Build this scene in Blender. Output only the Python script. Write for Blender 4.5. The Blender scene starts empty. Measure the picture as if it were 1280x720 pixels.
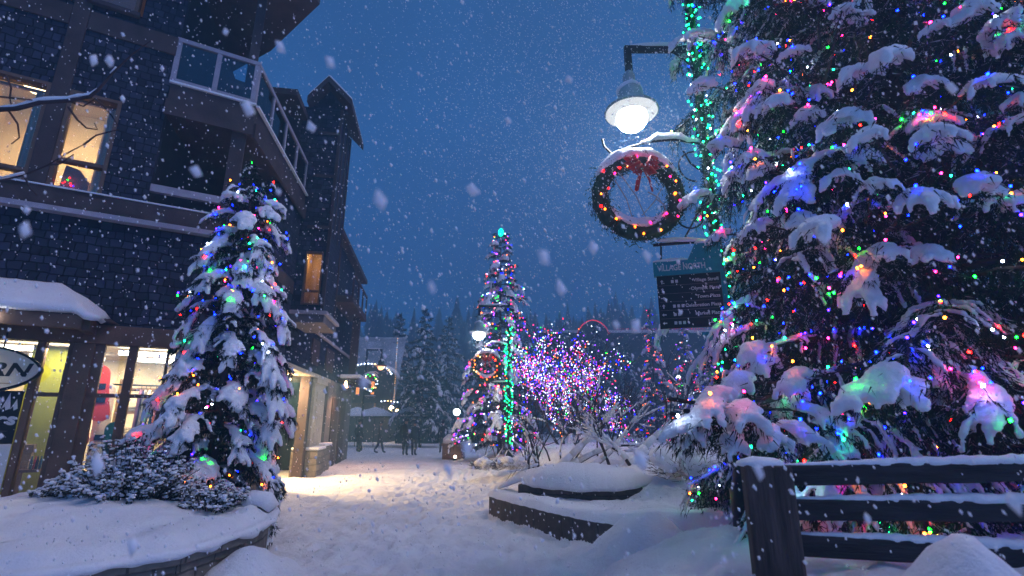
import bpy, bmesh, math, random
from math import sin, cos, pi, radians, sqrt, atan, exp
from mathutils import Vector, Matrix, noise, Quaternion

SC = bpy.context.scene
COL = SC.collection
R = random.Random(7)
V = Vector

# ------------------------------------------------------------------ camera geometry
FPX = 624.0
PITCH = atan(0.2676)
CP, SP = cos(PITCH), sin(PITCH)
CAMZ = 1.7
def ray(px, py):
    x = (px - 640) / FPX; y = (360 - py) / FPX
    return V((x, CP - y * SP, SP + y * CP))
def at(px, py, Y):
    r = ray(px, py); t = Y / r.y
    return V((r.x * t, Y, CAMZ + r.z * t))
CORNER = V((-5.35, 9.0, 0))
class Frame:                       # a facade: s along it, o outward, z up
    def __init__(self, org, yaw, flip):
        a = radians(yaw)
        self.org = V(org); self.e = V((sin(a), cos(a), 0)); self.n = V((cos(a), -sin(a), 0))
        self.e.normalize(); self.n.normalize()
    def p(self, s, o, z): return self.org + self.e * s + self.n * o + V((0, 0, z))
    def pix(self, px, py, o=0.0):
        r = ray(px, py); g = self.org + self.n * o
        t = (g.x * self.n.x + g.y * self.n.y) / (r.x * self.n.x + r.y * self.n.y)
        q = r * t; d = q - g
        return d.x * self.e.x + d.y * self.e.y, CAMZ + q.z
F1 = Frame(CORNER, 60, 1)
F2 = Frame(CORNER, -8.8, 1)

# ------------------------------------------------------------------ materials
MATS = {}
def new_mat(name):
    m = bpy.data.materials.new(name); m.use_nodes = True
    nt = m.node_tree
    return m, nt, nt.nodes['Principled BSDF']
def N(nt, t, **kw):
    n = nt.nodes.new(t)
    for k, v in kw.items(): setattr(n, k, v)
    return n
def plain(name, col, rough=0.7, var=0.25, scale=6.0, bump=0.15, bscale=30.0, metal=0.0, spec=0.2, stretch=None):
    m, nt, b = new_mat(name)
    tc = N(nt, 'ShaderNodeTexCoord'); vec = tc.outputs['Object']
    if stretch:
        mp = N(nt, 'ShaderNodeMapping'); mp.inputs['Scale'].default_value = stretch
        nt.links.new(vec, mp.inputs[0]); vec = mp.outputs[0]
    nz = N(nt, 'ShaderNodeTexNoise'); nz.inputs['Scale'].default_value = scale; nz.inputs['Detail'].default_value = 5
    nt.links.new(vec, nz.inputs['Vector'])
    cr = N(nt, 'ShaderNodeValToRGB')
    cr.color_ramp.elements[0].position = 0.3; cr.color_ramp.elements[1].position = 0.72
    cr.color_ramp.elements[0].color = (*[c * (1 - var) for c in col], 1)
    cr.color_ramp.elements[1].color = (*[min(1, c * (1 + var)) for c in col], 1)
    nt.links.new(nz.outputs['Fac'], cr.inputs[0]); nt.links.new(cr.outputs[0], b.inputs['Base Color'])
    b.inputs['Roughness'].default_value = rough; b.inputs['Metallic'].default_value = metal
    b.inputs['Specular IOR Level'].default_value = spec
    if bump:
        n2 = N(nt, 'ShaderNodeTexNoise'); n2.inputs['Scale'].default_value = bscale; n2.inputs['Detail'].default_value = 4
        nt.links.new(vec, n2.inputs['Vector'])
        bp = N(nt, 'ShaderNodeBump'); bp.inputs['Strength'].default_value = bump; bp.inputs['Distance'].default_value = 0.02
        nt.links.new(n2.outputs['Fac'], bp.inputs['Height']); nt.links.new(bp.outputs[0], b.inputs['Normal'])
    MATS[name] = m
    return m
def emit(name, col, strength):
    m = bpy.data.materials.new(name); m.use_nodes = True; nt = m.node_tree
    nt.nodes.clear()
    o = N(nt, 'ShaderNodeOutputMaterial'); e = N(nt, 'ShaderNodeEmission')
    e.inputs[0].default_value = (*col, 1); e.inputs[1].default_value = strength
    nt.links.new(e.outputs[0], o.inputs[0]); MATS[name] = m
    return m
def snow_mat(name, fine, strength, dirt=0.0):
    m, nt, b = new_mat(name)
    tc = N(nt, 'ShaderNodeTexCoord')
    n1 = N(nt, 'ShaderNodeTexNoise'); n1.inputs['Scale'].default_value = fine; n1.inputs['Detail'].default_value = 8; n1.inputs['Roughness'].default_value = 0.65
    nt.links.new(tc.outputs['Object'], n1.inputs['Vector'])
    n2 = N(nt, 'ShaderNodeTexNoise'); n2.inputs['Scale'].default_value = 1.3; n2.inputs['Detail'].default_value = 6
    nt.links.new(tc.outputs['Object'], n2.inputs['Vector'])
    cr = N(nt, 'ShaderNodeValToRGB')
    cr.color_ramp.elements[0].position = 0.25; cr.color_ramp.elements[1].position = 0.6
    lo = 0.80 - dirt
    cr.color_ramp.elements[0].color = (lo, lo, lo * 1.04, 1); cr.color_ramp.elements[1].color = (0.86, 0.87, 0.91, 1)
    nt.links.new(n2.outputs['Fac'], cr.inputs[0]); nt.links.new(cr.outputs[0], b.inputs['Base Color'])
    b.inputs['Roughness'].default_value = 0.75; b.inputs['Specular IOR Level'].default_value = 0.25
    bp = N(nt, 'ShaderNodeBump'); bp.inputs['Strength'].default_value = strength; bp.inputs['Distance'].default_value = 0.03
    nt.links.new(n1.outputs['Fac'], bp.inputs['Height']); nt.links.new(bp.outputs[0], b.inputs['Normal'])
    MATS[name] = m
    return m
def shingle_mat(name, col):
    m, nt, b = new_mat(name)
    tc = N(nt, 'ShaderNodeTexCoord')
    br = N(nt, 'ShaderNodeTexBrick'); br.offset = 0.43; br.squash = 0.72; br.squash_frequency = 3; br.offset_frequency = 2
    br.inputs['Scale'].default_value = 1.0; br.inputs['Brick Width'].default_value = 0.17; br.inputs['Row Height'].default_value = 0.145
    br.inputs['Mortar Size'].default_value = 0.010; br.inputs['Mortar Smooth'].default_value = 0.3
    br.inputs['Color1'].default_value = (*[c * 0.55 for c in col], 1); br.inputs['Color2'].default_value = (*[c * 1.5 for c in col], 1)
    br.inputs['Mortar'].default_value = (*[c * 0.2 for c in col], 1)
    uv = N(nt, 'ShaderNodeUVMap')
    wob = N(nt, 'ShaderNodeTexNoise'); wob.inputs['Scale'].default_value = 4.0
    nt.links.new(uv.outputs[0], wob.inputs['Vector'])
    sc = N(nt, 'ShaderNodeVectorMath', operation='SCALE'); sc.inputs['Scale'].default_value = 0.085
    nt.links.new(wob.outputs['Color'], sc.inputs[0])
    ad = N(nt, 'ShaderNodeVectorMath', operation='ADD'); nt.links.new(uv.outputs[0], ad.inputs[0]); nt.links.new(sc.outputs[0], ad.inputs[1])
    nt.links.new(ad.outputs[0], br.inputs['Vector'])
    nz = N(nt, 'ShaderNodeTexNoise'); nz.inputs['Scale'].default_value = 1.7; nz.inputs['Detail'].default_value = 6
    nt.links.new(tc.outputs['Object'], nz.inputs['Vector'])
    mx = N(nt, 'ShaderNodeMix', data_type='RGBA', blend_type='MULTIPLY'); mx.inputs[0].default_value = 0.55
    nt.links.new(br.outputs['Color'], mx.inputs[6]); nt.links.new(nz.outputs['Fac'], mx.inputs[7])
    nt.links.new(mx.outputs[2], b.inputs['Base Color'])
    b.inputs['Roughness'].default_value = 0.8; b.inputs['Specular IOR Level'].default_value = 0.12
    # each course tilts outward to its lower edge
    sep = N(nt, 'ShaderNodeSeparateXYZ'); nt.links.new(ad.outputs[0], sep.inputs[0])
    dv = N(nt, 'ShaderNodeMath', operation='DIVIDE'); dv.inputs[1].default_value = 0.145
    nt.links.new(sep.outputs[1], dv.inputs[0])
    fr = N(nt, 'ShaderNodeMath', operation='FRACT'); nt.links.new(dv.outputs[0], fr.inputs[0])
    a1 = N(nt, 'ShaderNodeMath', operation='SUBTRACT'); a1.inputs[0].default_value = 1.0; nt.links.new(fr.outputs[0], a1.inputs[1])
    a2 = N(nt, 'ShaderNodeMath', operation='MULTIPLY_ADD'); a2.inputs[1].default_value = -1.0
    nt.links.new(br.outputs['Fac'], a2.inputs[0]); nt.links.new(a1.outputs[0], a2.inputs[2])
    bp = N(nt, 'ShaderNodeBump'); bp.inputs['Strength'].default_value = 1.0; bp.inputs['Distance'].default_value = 0.05
    nt.links.new(a2.outputs[0], bp.inputs['Height']); nt.links.new(bp.outputs[0], b.inputs['Normal'])
    MATS[name] = m
    return m
def glass_mat(name, tint=(0.92, 0.95, 0.96), refl=0.08):
    m = bpy.data.materials.new(name); m.use_nodes = True; nt = m.node_tree; nt.nodes.clear()
    o = N(nt, 'ShaderNodeOutputMaterial'); mx = N(nt, 'ShaderNodeMixShader')
    t = N(nt, 'ShaderNodeBsdfTransparent'); t.inputs[0].default_value = (*tint, 1)
    g = N(nt, 'ShaderNodeBsdfGlossy'); g.inputs['Roughness'].default_value = 0.03
    fr = N(nt, 'ShaderNodeFresnel'); fr.inputs[0].default_value = 1.45
    ad = N(nt, 'ShaderNodeMath', operation='ADD'); ad.inputs[1].default_value = refl - 0.04
    nt.links.new(fr.outputs[0], ad.inputs[0]); nt.links.new(ad.outputs[0], mx.inputs[0])
    nt.links.new(t.outputs[0], mx.inputs[1]); nt.links.new(g.outputs[0], mx.inputs[2]); nt.links.new(mx.outputs[0], o.inputs[0])
    MATS[name] = m
    return m
def stone_mat(name, col, bw=0.42, rh=0.2):
    m, nt, b = new_mat(name)
    tc = N(nt, 'ShaderNodeTexCoord')
    uv = N(nt, 'ShaderNodeUVMap')
    br = N(nt, 'ShaderNodeTexBrick'); br.offset = 0.45
    br.inputs['Scale'].default_value = 1; br.inputs['Brick Width'].default_value = bw; br.inputs['Row Height'].default_value = rh
    br.inputs['Mortar Size'].default_value = 0.012; br.inputs['Mortar Smooth'].default_value = 0.4
    br.inputs['Color1'].default_value = (*[c * 0.75 for c in col], 1); br.inputs['Color2'].default_value = (*[c * 1.2 for c in col], 1)
    br.inputs['Mortar'].default_value = (*[c * 0.4 for c in col], 1)
    wob = N(nt, 'ShaderNodeTexNoise'); wob.inputs['Scale'].default_value = 5.0; nt.links.new(uv.outputs[0], wob.inputs['Vector'])
    sc = N(nt, 'ShaderNodeVectorMath', operation='SCALE'); sc.inputs['Scale'].default_value = 0.08; nt.links.new(wob.outputs['Color'], sc.inputs[0])
    ad = N(nt, 'ShaderNodeVectorMath', operation='ADD'); nt.links.new(uv.outputs[0], ad.inputs[0]); nt.links.new(sc.outputs[0], ad.inputs[1])
    nt.links.new(ad.outputs[0], br.inputs['Vector'])
    nz = N(nt, 'ShaderNodeTexNoise'); nz.inputs['Scale'].default_value = 9; nz.inputs['Detail'].default_value = 8
    nt.links.new(tc.outputs['Object'], nz.inputs['Vector'])
    mx = N(nt, 'ShaderNodeMix', data_type='RGBA', blend_type='OVERLAY'); mx.inputs[0].default_value = 0.7
    nt.links.new(br.outputs['Color'], mx.inputs[6]); nt.links.new(nz.outputs['Fac'], mx.inputs[7]); nt.links.new(mx.outputs[2], b.inputs['Base Color'])
    b.inputs['Roughness'].default_value = 0.85
    a2 = N(nt, 'ShaderNodeMath', operation='MULTIPLY_ADD'); a2.inputs[1].default_value = -0.8
    nt.links.new(br.outputs['Fac'], a2.inputs[0]); nt.links.new(nz.outputs['Fac'], a2.inputs[2])
    bp = N(nt, 'ShaderNodeBump'); bp.inputs['Strength'].default_value = 0.8; bp.inputs['Distance'].default_value = 0.03
    nt.links.new(a2.outputs[0], bp.inputs['Height']); nt.links.new(bp.outputs[0], b.inputs['Normal'])
    MATS[name] = m
    return m

SNOW = snow_mat('snow', 34, 0.6)
SNOWG = snow_mat('ground_snow', 15, 1.0, 0.08)
SHING = shingle_mat('slate_shingle', (0.036, 0.043, 0.074))
BROWN = plain('brown_timber', (0.07, 0.047, 0.045), 0.7, 0.3, 3, 0.3, 25, stretch=(1, 1, 1))
BROWN2 = plain('warm_timber', (0.16, 0.095, 0.065), 0.65, 0.25, 4, 0.25, 30)
PALE = plain('pale_trim', (0.36, 0.33, 0.38), 0.6, 0.15, 5, 0.1)
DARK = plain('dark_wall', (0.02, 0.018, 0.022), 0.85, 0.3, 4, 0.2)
STUCCO = plain('stucco', (0.17, 0.15, 0.15), 0.9, 0.2, 3, 0.4, 60)
CREAM = plain('cream_paint', (0.5, 0.43, 0.33), 0.8, 0.12, 3, 0.2, 40)
ROOMW = plain('room_plaster', (0.55, 0.42, 0.27), 0.9, 0.15, 1.2, 0.1)
SHOPW = plain('shop_plaster', (0.62, 0.52, 0.40), 0.9, 0.3, 2.5, 0.1)
STONE = stone_mat('rubble_stone', (0.2, 0.17, 0.14))
STONED = stone_mat('dark_stone', (0.085, 0.07, 0.062), 0.9, 0.5)
GLASS = glass_mat('window_glass')
GLASSR = glass_mat('balcony_glass', (0.75, 0.85, 0.9), 0.07)
METAL = plain('dark_metal', (0.018, 0.018, 0.02), 0.45, 0.2, 8, 0.05, metal=0.6)
NEEDLE = plain('spruce_needles', (0.011, 0.020, 0.012), 0.7, 0.55, 9, 0, spec=.08)
NEEDLE2 = plain('fir_needles', (0.02, 0.028, 0.02), 0.7, 0.5, 9, 0, spec=.08)
WREATHG = plain('wreath_fir', (0.025, 0.045, 0.025), 0.7, 0.5, 9, 0, spec=.1)
BARK = plain('bark', (0.045, 0.035, 0.03), 0.9, 0.4, 10, 0.6, 40)
TWIG = plain('twig_bark', (0.06, 0.045, 0.05), 0.85, 0.4, 10, 0.2, 60)
FROST = plain('frosted_needles', (0.34, 0.36, 0.40), 0.8, 0.3, 9, 0)
LEAF = plain('shrub_leaf', (0.04, 0.045, 0.028), 0.5, 0.5, 12, 0)
WOODP = plain('fence_timber', (0.075, 0.055, 0.05), 0.85, 0.45, 4, 0.9, 14, stretch=(6, 6, 0.6))
WOODR = plain('fence_rail_timber', (0.03, 0.027, 0.03), 0.85, 0.4, 4, 0.6, 14, stretch=(0.7, 6, 6))
SHADE = plain('lamp_shade_enamel', (0.30, 0.42, 0.44), 0.5, 0.15, 4, 0.05)
TEAL = plain('teal_paint', (0.018, 0.21, 0.27), 0.45, 0.15, 4, 0.05)
BLACKP = plain('black_panel', (0.012, 0.011, 0.013), 0.4, 0.3, 5, 0.05)
WHITEP = plain('white_lettering', (0.55, 0.56, 0.6), 0.6, 0.05, 5, 0)
def flake_mat():
    m = bpy.data.materials.new('snowflake'); m.use_nodes = True; nt = m.node_tree; nt.nodes.clear()
    o = N(nt, 'ShaderNodeOutputMaterial'); a = N(nt, 'ShaderNodeAddShader'); d = N(nt, 'ShaderNodeBsdfDiffuse'); t = N(nt, 'ShaderNodeBsdfTranslucent')
    d.inputs[0].default_value = (.60, .61, .64, 1); t.inputs[0].default_value = (.36, .365, .38, 1)
    nt.links.new(d.outputs[0], a.inputs[0]); nt.links.new(t.outputs[0], a.inputs[1]); nt.links.new(a.outputs[0], o.inputs[0])
    return m
FLAKE = flake_mat()
DIMSNOW = plain('dimmed_roof_snow', (0.42, 0.46, 0.52), 0.9, 0.35, .8, 0.2, 6)  # far roof snow darkened in its colour to stand for dimmer light
IVORY = plain('ivory_board', (0.66, 0.6, 0.48), 0.55, 0.1, 4, 0.05)
BLACK = plain('black_ink', (0.015, 0.014, 0.014), 0.5, 0.1, 4, 0)
REDC = plain('red_gloss', (0.62, 0.06, 0.035), 0.4, 0.15, 3, 0.02)
TEALB = plain('teal_gloss', (0.02, 0.13, 0.2), 0.4, 0.2, 3, 0.02)
WHITEB = plain('white_gloss', (0.7, 0.68, 0.64), 0.4, 0.08, 3, 0.02)
REDBOW = plain('red_ribbon', (0.5, 0.02, 0.02), 0.55, 0.3, 12, 0.1)
LIME = plain('lime_paint', (0.52, 0.55, 0.06), 0.7, 0.12, 2, 0.05)
CURT = plain('curtain_cloth', (0.6, 0.47, 0.3), 0.9, 0.15, 2, 0.1)
WOODI = plain('cabinet_wood', (0.2, 0.11, 0.06), 0.6, 0.3, 4, 0.1)
CLOTHD = plain('dark_coat', (0.022, 0.024, 0.03), 0.9, 0.3, 12, 0.1)
CLOTHB = plain('navy_coat', (0.02, 0.025, 0.05), 0.9, 0.3, 12, 0.1)
TROUS = plain('grey_trousers', (0.06, 0.06, 0.07), 0.9, 0.3, 12, 0.1)
SKIN = plain('skin', (0.4, 0.24, 0.18), 0.6, 0.1, 12, 0)
CARTON = plain('cardboard', (0.4, 0.3, 0.16), 0.8, 0.3, 6, 0.05)
GREYB = plain('grey_cloth', (0.13, 0.12, 0.13), 0.85, 0.3, 8, 0.05)
FARW = plain('far_wall', (0.06, 0.05, 0.05), 0.9, 0.3, 1, 0)

# ------------------------------------------------------------------ mesh helpers
class MB:
    def __init__(self, frost=0): self.frost = frost; self.v = []; self.f = []; self.m = []; self.uv = []
    def face(self, idx, mat=0): self.f.append(idx); self.m.append(mat)
    def add(self, vs, fs, mat=0):
        b = len(self.v); self.v.extend(vs)
        for f in fs: self.f.append([i + b for i in f]); self.m.append(mat)
    def box(self, org, ex, ey, ez, mat=0):          # org = corner, three edge vectors
        o, x, y, z = V(org), V(ex), V(ey), V(ez)
        if x.cross(y).dot(z) < 0: x, y = y, x
        vs = [o, o + x, o + x + y, o + y, o + z, o + x + z, o + x + y + z, o + y + z]
        self.add(vs, [(3, 2, 1, 0), (4, 5, 6, 7), (0, 1, 5, 4), (1, 2, 6, 5), (2, 3, 7, 6), (3, 0, 4, 7)], mat)
    def fbox(self, F, s0, s1, o0, o1, z0, z1, mat=0):
        self.box(F.p(s0, o0, z0), F.e * (s1 - s0), F.n * (o1 - o0), V((0, 0, z1 - z0)), mat)
    def cbox(self, c, sx, sy, sz, rz=0, mat=0):
        M = Matrix.Rotation(rz, 3, 'Z'); x = M @ V((sx, 0, 0)); y = M @ V((0, sy, 0)); z = V((0, 0, sz))
        self.box(V(c) - x / 2 - y / 2 - z / 2, x, y, z, mat)
    def tube(self, pts, rad, n=6, mat=0, flat=1.0, cap=True):
        pts = [V(p) for p in pts]
        if not hasattr(rad, '__len__'): rad = [rad] * len(pts)
        b = len(self.v); prev = None
        for i, p in enumerate(pts):
            t = (pts[min(i + 1, len(pts) - 1)] - pts[max(i - 1, 0)])
            if t.length < 1e-9: t = V((0, 0, 1))
            t.normalize()
            up = V((0, 0, 1)) if abs(t.z) < 0.95 else V((0, 1, 0))
            if prev is not None and abs(t.z) >= 0.7: up = prev
            x = t.cross(up)
            if x.length < 1e-6: x = t.cross(V((1, 0, 0)))
            x.normalize(); y = x.cross(t).normalized(); prev = y
            for k in range(n):
                a = 2 * pi * k / n
                self.v.append(p + x * cos(a) * rad[i] + y * sin(a) * rad[i] * flat)
        for i in range(len(pts) - 1):
            for k in range(n):
                k2 = (k + 1) % n
                self.f.append([b + i * n + k, b + i * n + k2, b + (i + 1) * n + k2, b + (i + 1) * n + k]); self.m.append(mat)
        if cap:
            self.f.append([b + k for k in range(n - 1, -1, -1)]); self.m.append(mat)
            e = b + (len(pts) - 1) * n
            self.f.append([e + k for k in range(n)]); self.m.append(mat)
    def lathe(self, c, prof, n=20, mat=0):            # prof: (r, z)
        self.tube([V(c) + V((0, 0, z)) for r, z in prof], [max(r, 1e-4) for r, z in prof], n, mat)
    def ball(self, c, r, n=8, mat=0, sq=(1, 1, 1)):
        c = V(c); b = len(self.v); k = max(4, n // 2)
        for i in range(k + 1):
            th = pi * i / k
            for j in range(n):
                ph = 2 * pi * j / n
                self.v.append(c + V((r * sq[0] * sin(th) * cos(ph), r * sq[1] * sin(th) * sin(ph), r * sq[2] * cos(th))))
        for i in range(k):
            for j in range(n):
                j2 = (j + 1) % n
                self.f.append([b + i * n + j, b + (i + 1) * n + j, b + (i + 1) * n + j2, b + i * n + j2]); self.m.append(mat)
    def prism(self, poly, ext, mat=0):                 # poly: 3D points, extruded by vector
        n = len(poly); b = len(self.v); ext = V(ext)
        self.v.extend([V(p) for p in poly]); self.v.extend([V(p) + ext for p in poly])
        self.f.append(list(range(b + n - 1, b - 1, -1))); self.m.append(mat)
        self.f.append(list(range(b + n, b + 2 * n))); self.m.append(mat)
        for i in range(n):
            j = (i + 1) % n
            self.f.append([b + i, b + j, b + n + j, b + n + i]); self.m.append(mat)
    def blade(self, p, d, l, w, side=None):
        p = V(p); d = V(d)
        if side is None: side = d.cross(V((R.uniform(-1, 1), R.uniform(-1, 1), R.uniform(-1, 1))))
        if side.length < 1e-5: side = V((1, 0, 0))
        side.normalize()
        b = len(self.v)
        self.v.extend([p - side * w * .5, p + side * w * .5, p + d * l])
        self.f.append([b, b + 1, b + 2]); self.m.append(1 if (self.frost and R.random() < self.frost and d.z > -.75) else 0)
    def build(self, name, mats, parent=None, smooth=False, uvframe=None, bevel=0):
        me = bpy.data.meshes.new(name)
        off = V(parent['_loc']) if parent is not None else V((0, 0, 0))
        me.from_pydata([tuple(v - off) for v in self.v], [], self.f)
        if not isinstance(mats, (list, tuple)): mats = [mats]
        for m in mats: me.materials.append(m)
        if len(mats) > 1: me.polygons.foreach_set('material_index', self.m)
        if smooth: me.polygons.foreach_set('use_smooth', [True] * len(me.polygons))
        if uvframe is not None:
            F = uvframe; ul = me.uv_layers.new(name='UVMap')
            for poly in me.polygons:
                nrm = poly.normal
                for li in poly.loop_indices:
                    q = me.vertices[me.loops[li].vertex_index].co + off
                    if F == 'box':
                        a = V((-nrm.y, nrm.x, 0))
                        if a.length < .3: ul.data[li].uv = (q.x, q.y)
                        else:
                            a.normalize(); ul.data[li].uv = (q.x * a.x + q.y * a.y, q.z)
                    else:
                        d = q - F.org
                        if abs(nrm.dot(F.n)) > .5: u = d.dot(F.e)
                        else: u = d.dot(F.n) + 3.3
                        ul.data[li].uv = (u, q.z)
        me.update()
        o = bpy.data.objects.new(name, me); COL.objects.link(o)
        if parent is not None:
            o.parent = parent
            if parent.get('_mesh'): pass
            o['_loc'] = parent['_loc']
        else: o['_loc'] = (0, 0, 0)
        if bevel:
            md = o.modifiers.new('bevel', 'BEVEL'); md.width = bevel; md.segments = 2; md.limit_method = 'ANGLE'
        return o
def tag(o, label=None, cat=None, group=None, kind=None):
    if label: o['label'] = label
    if cat: o['category'] = cat
    if group: o['group'] = group
    if kind: o['kind'] = kind
    return o
def thing(name, loc, label, cat, group=None):
    o = bpy.data.objects.new(name, None); COL.objects.link(o); o.location = loc
    o.empty_display_size = 0.2
    o['_loc'] = tuple(loc)
    return tag(o, label, cat, group)
def evaluated(o):                                      # bake modifiers into the mesh
    dg = bpy.context.evaluated_depsgraph_get(); dg.update()
    me = bpy.data.meshes.new_from_object(o.evaluated_get(dg))
    old = o.data; o.modifiers.clear(); o.data = me
    if old.users == 0:
        (bpy.data.meshes if isinstance(old, bpy.types.Mesh) else bpy.data.curves).remove(old)
    return o
def remesh(o, voxel, smooth_it=2, rough=0.0):
    md = o.modifiers.new('r', 'REMESH'); md.mode = 'VOXEL'; md.voxel_size = voxel; md.use_smooth_shade = True
    if smooth_it:
        s = o.modifiers.new('s', 'SMOOTH'); s.iterations = smooth_it; s.factor = 0.5
    evaluated(o)
    me = o.data
    if rough:
        import numpy as np
        n = len(me.vertices); co = np.empty(n * 3, 'f'); me.vertices.foreach_get('co', co); co = co.reshape(-1, 3)
        nr = np.empty(n * 3, 'f'); me.vertices.foreach_get('normal', nr); nr = nr.reshape(-1, 3)
        a = np.array([noise.noise(V(c) * 14) * .6 + noise.noise(V(c) * 33) * .4 for c in co], 'f')
        co = co + nr * (a * rough)[:, None]
        me.vertices.foreach_set('co', co.reshape(-1)); me.update()
    return o
def text(name, body, size, org, ex, ez, mat, parent, align='LEFT', extrude=0.003, shear=0, bold=0.0, sx=1.0):
    cu = bpy.data.curves.new('t', 'FONT'); cu.body = body; cu.size = size; cu.extrude = extrude; cu.align_x = align
    cu.shear = shear; cu.offset = bold
    ob = bpy.data.objects.new('t', cu); COL.objects.link(ob)
    dg = bpy.context.evaluated_depsgraph_get(); dg.update()
    me = bpy.data.meshes.new_from_object(ob.evaluated_get(dg))
    bpy.data.objects.remove(ob); bpy.data.curves.remove(cu)
    ex = V(ex).normalized(); ez = V(ez).normalized(); n = ex.cross(ez)
    off = V(parent['_loc'])
    for v in me.vertices:
        c = v.co.copy(); v.co = V(org) + ex * c.x * sx + ez * c.y + n * c.z - off
    me.materials.clear(); me.materials.append(mat); me.name = name
    o = bpy.data.objects.new(name, me); COL.objects.link(o); o.parent = parent; o['_loc'] = parent['_loc']
    return o
def sm(a, b, x):
    if a == b: return 0.0 if x < a else 1.0
    t = max(0, min(1, (x - a) / (b - a))); return t * t * (3 - 2 * t)
def rv(r): return V((R.uniform(-r, r), R.uniform(-r, r), R.uniform(-r, r)))

# ------------------------------------------------------------------ camera, world, fill
cam = bpy.data.objects.new('camera', bpy.data.cameras.new('camera')); COL.objects.link(cam)
cam.location = (0, 0, CAMZ); cam.rotation_euler = (pi / 2 + PITCH, 0, 0)
cam.data.sensor_width = 36; cam.data.lens = FPX / 1280 * 36; cam.data.clip_end = 1000; cam.data.clip_start = .05
cam.data.dof.use_dof = True; cam.data.dof.focus_distance = 8.5; cam.data.dof.aperture_fstop = 1.9
SC.camera = cam
SC.view_settings.view_transform = 'Standard'; SC.view_settings.look = 'None'; SC.view_settings.gamma = 1
SC.view_settings.exposure = 0.62
SC.render.engine = 'CYCLES'
cy = SC.cycles
cy.max_bounces = 5; cy.diffuse_bounces = 2; cy.glossy_bounces = 2; cy.transmission_bounces = 3; cy.transparent_max_bounces = 10
cy.volume_bounces = 0; cy.use_light_tree = True; cy.use_denoising = True; cy.sample_clamp_indirect = 3; cy.sample_clamp_direct = 40
cy.caustics_reflective = False; cy.caustics_refractive = False

w = bpy.data.worlds.new('World'); SC.world = w; w.use_nodes = True
nt = w.node_tree; bg = nt.nodes['Background']
sk = N(nt, 'ShaderNodeTexSky'); sk.sky_type = 'NISHITA'; sk.sun_disc = False
SUN_EL, SUN_AZ = 56, 105                      # dusk fill from behind the camera
sk.sun_elevation = radians(7); sk.sun_rotation = radians(SUN_AZ)
bw = N(nt, 'ShaderNodeRGBToBW'); nt.links.new(sk.outputs[0], bw.inputs[0])
cmb = N(nt, 'ShaderNodeMix', data_type='RGBA', blend_type='MULTIPLY'); cmb.inputs[0].default_value = 1
cmb.inputs[7].default_value = (0.06, 0.55, 1.75, 1)
wtc = N(nt, 'ShaderNodeTexCoord'); wnz = N(nt, 'ShaderNodeTexNoise'); wnz.inputs['Scale'].default_value = 2.6; wnz.inputs['Detail'].default_value = 5
nt.links.new(wtc.outputs['Generated'], wnz.inputs['Vector'])
wml = N(nt, 'ShaderNodeMapRange'); wml.inputs[1].default_value = .3; wml.inputs[2].default_value = .7; wml.inputs[3].default_value = .72; wml.inputs[4].default_value = 1.2
nt.links.new(wnz.outputs['Fac'], wml.inputs[0])
wmu = N(nt, 'ShaderNodeMath', operation='MULTIPLY'); nt.links.new(bw.outputs[0], wmu.inputs[0]); nt.links.new(wml.outputs[0], wmu.inputs[1])
nt.links.new(wmu.outputs[0], cmb.inputs[6]); nt.links.new(cmb.outputs[2], bg.inputs[0])
bg.inputs[1].default_value = 0.15
sun = bpy.data.objects.new('sun', bpy.data.lights.new('sun', 'SUN')); COL.objects.link(sun)
sun.data.energy = 1.35; sun.data.angle = radians(45); sun.data.color = (1.0, 0.81, .86)
a = radians(SUN_AZ); e = radians(SUN_EL)
sd = V((sin(a) * cos(e), cos(a) * cos(e), sin(e)))
sun.rotation_euler = sd.to_track_quat('Z', 'Y').to_euler()
def lamp(kind, loc, energy, col, size=0.2, to=None, spot=None):
    l = bpy.data.lights.new('lamp_or_fill', kind); l.energy = energy; l.color = col
    o = bpy.data.objects.new('lamp_or_fill', l); COL.objects.link(o); o.location = loc
    if kind == 'AREA': l.size = size
    else: l.shadow_soft_size = size
    if kind == 'SPOT' and spot: l.spot_size = spot; l.spot_blend = .6
    if to is not None: o.rotation_euler = (V(loc) - V(to)).to_track_quat('Z', 'Y').to_euler()
    return o
WARM = (1.0, 0.66, 0.32)

# ------------------------------------------------------------------ ground
WALL = [(-2.2, 40), (-1.6, 22), (-.4, 10.1), (.35, 8.75), (1.16, 7.63), (2.16, 7.05), (2.9, 6.9), (7, 7.1)]
def seg_d(x, y):
    best = 1e9; sign = 1
    for (ax, ay), (bx, by) in zip(WALL, WALL[1:]):
        dx, dy = bx - ax, by - ay; L2 = dx * dx + dy * dy
        t = max(0, min(1, ((x - ax) * dx + (y - ay) * dy) / L2))
        qx, qy = ax + dx * t - x, ay + dy * t - y; d = qx * qx + qy * qy
        if d < best: best = d; sign = 1 if (dx * (y - ay) - dy * (x - ax)) > 0 else -1
    return sqrt(best) * sign
def nz(x, y, s, z=0): return noise.noise(V((x * s, y * s, z)))
PRINTS = {}
_r = random.Random(12)
for lane in range(9):
    px_ = -2.4 + lane * .33 + _r.uniform(-.15, .15); py_ = 4.2 + _r.uniform(0, .6); sl = _r.uniform(-.09, -.02); k_ = 0
    while py_ < 20:
        fx = px_ + sl * (py_ - 4) + (.11 if k_ % 2 else -.11) + _r.uniform(-.05, .05)
        an = _r.uniform(-.25, .25) + sl
        for cx in (-1, 0, 1):
            for cy_ in (-1, 0, 1): PRINTS.setdefault((int(fx * 2 // 1) + cx, int(py_ * 2 // 1) + cy_), []).append((fx, py_, cos(an), sin(an), _r.uniform(.03, .06)))
        py_ += _r.uniform(.33, .46); k_ += 1
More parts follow.
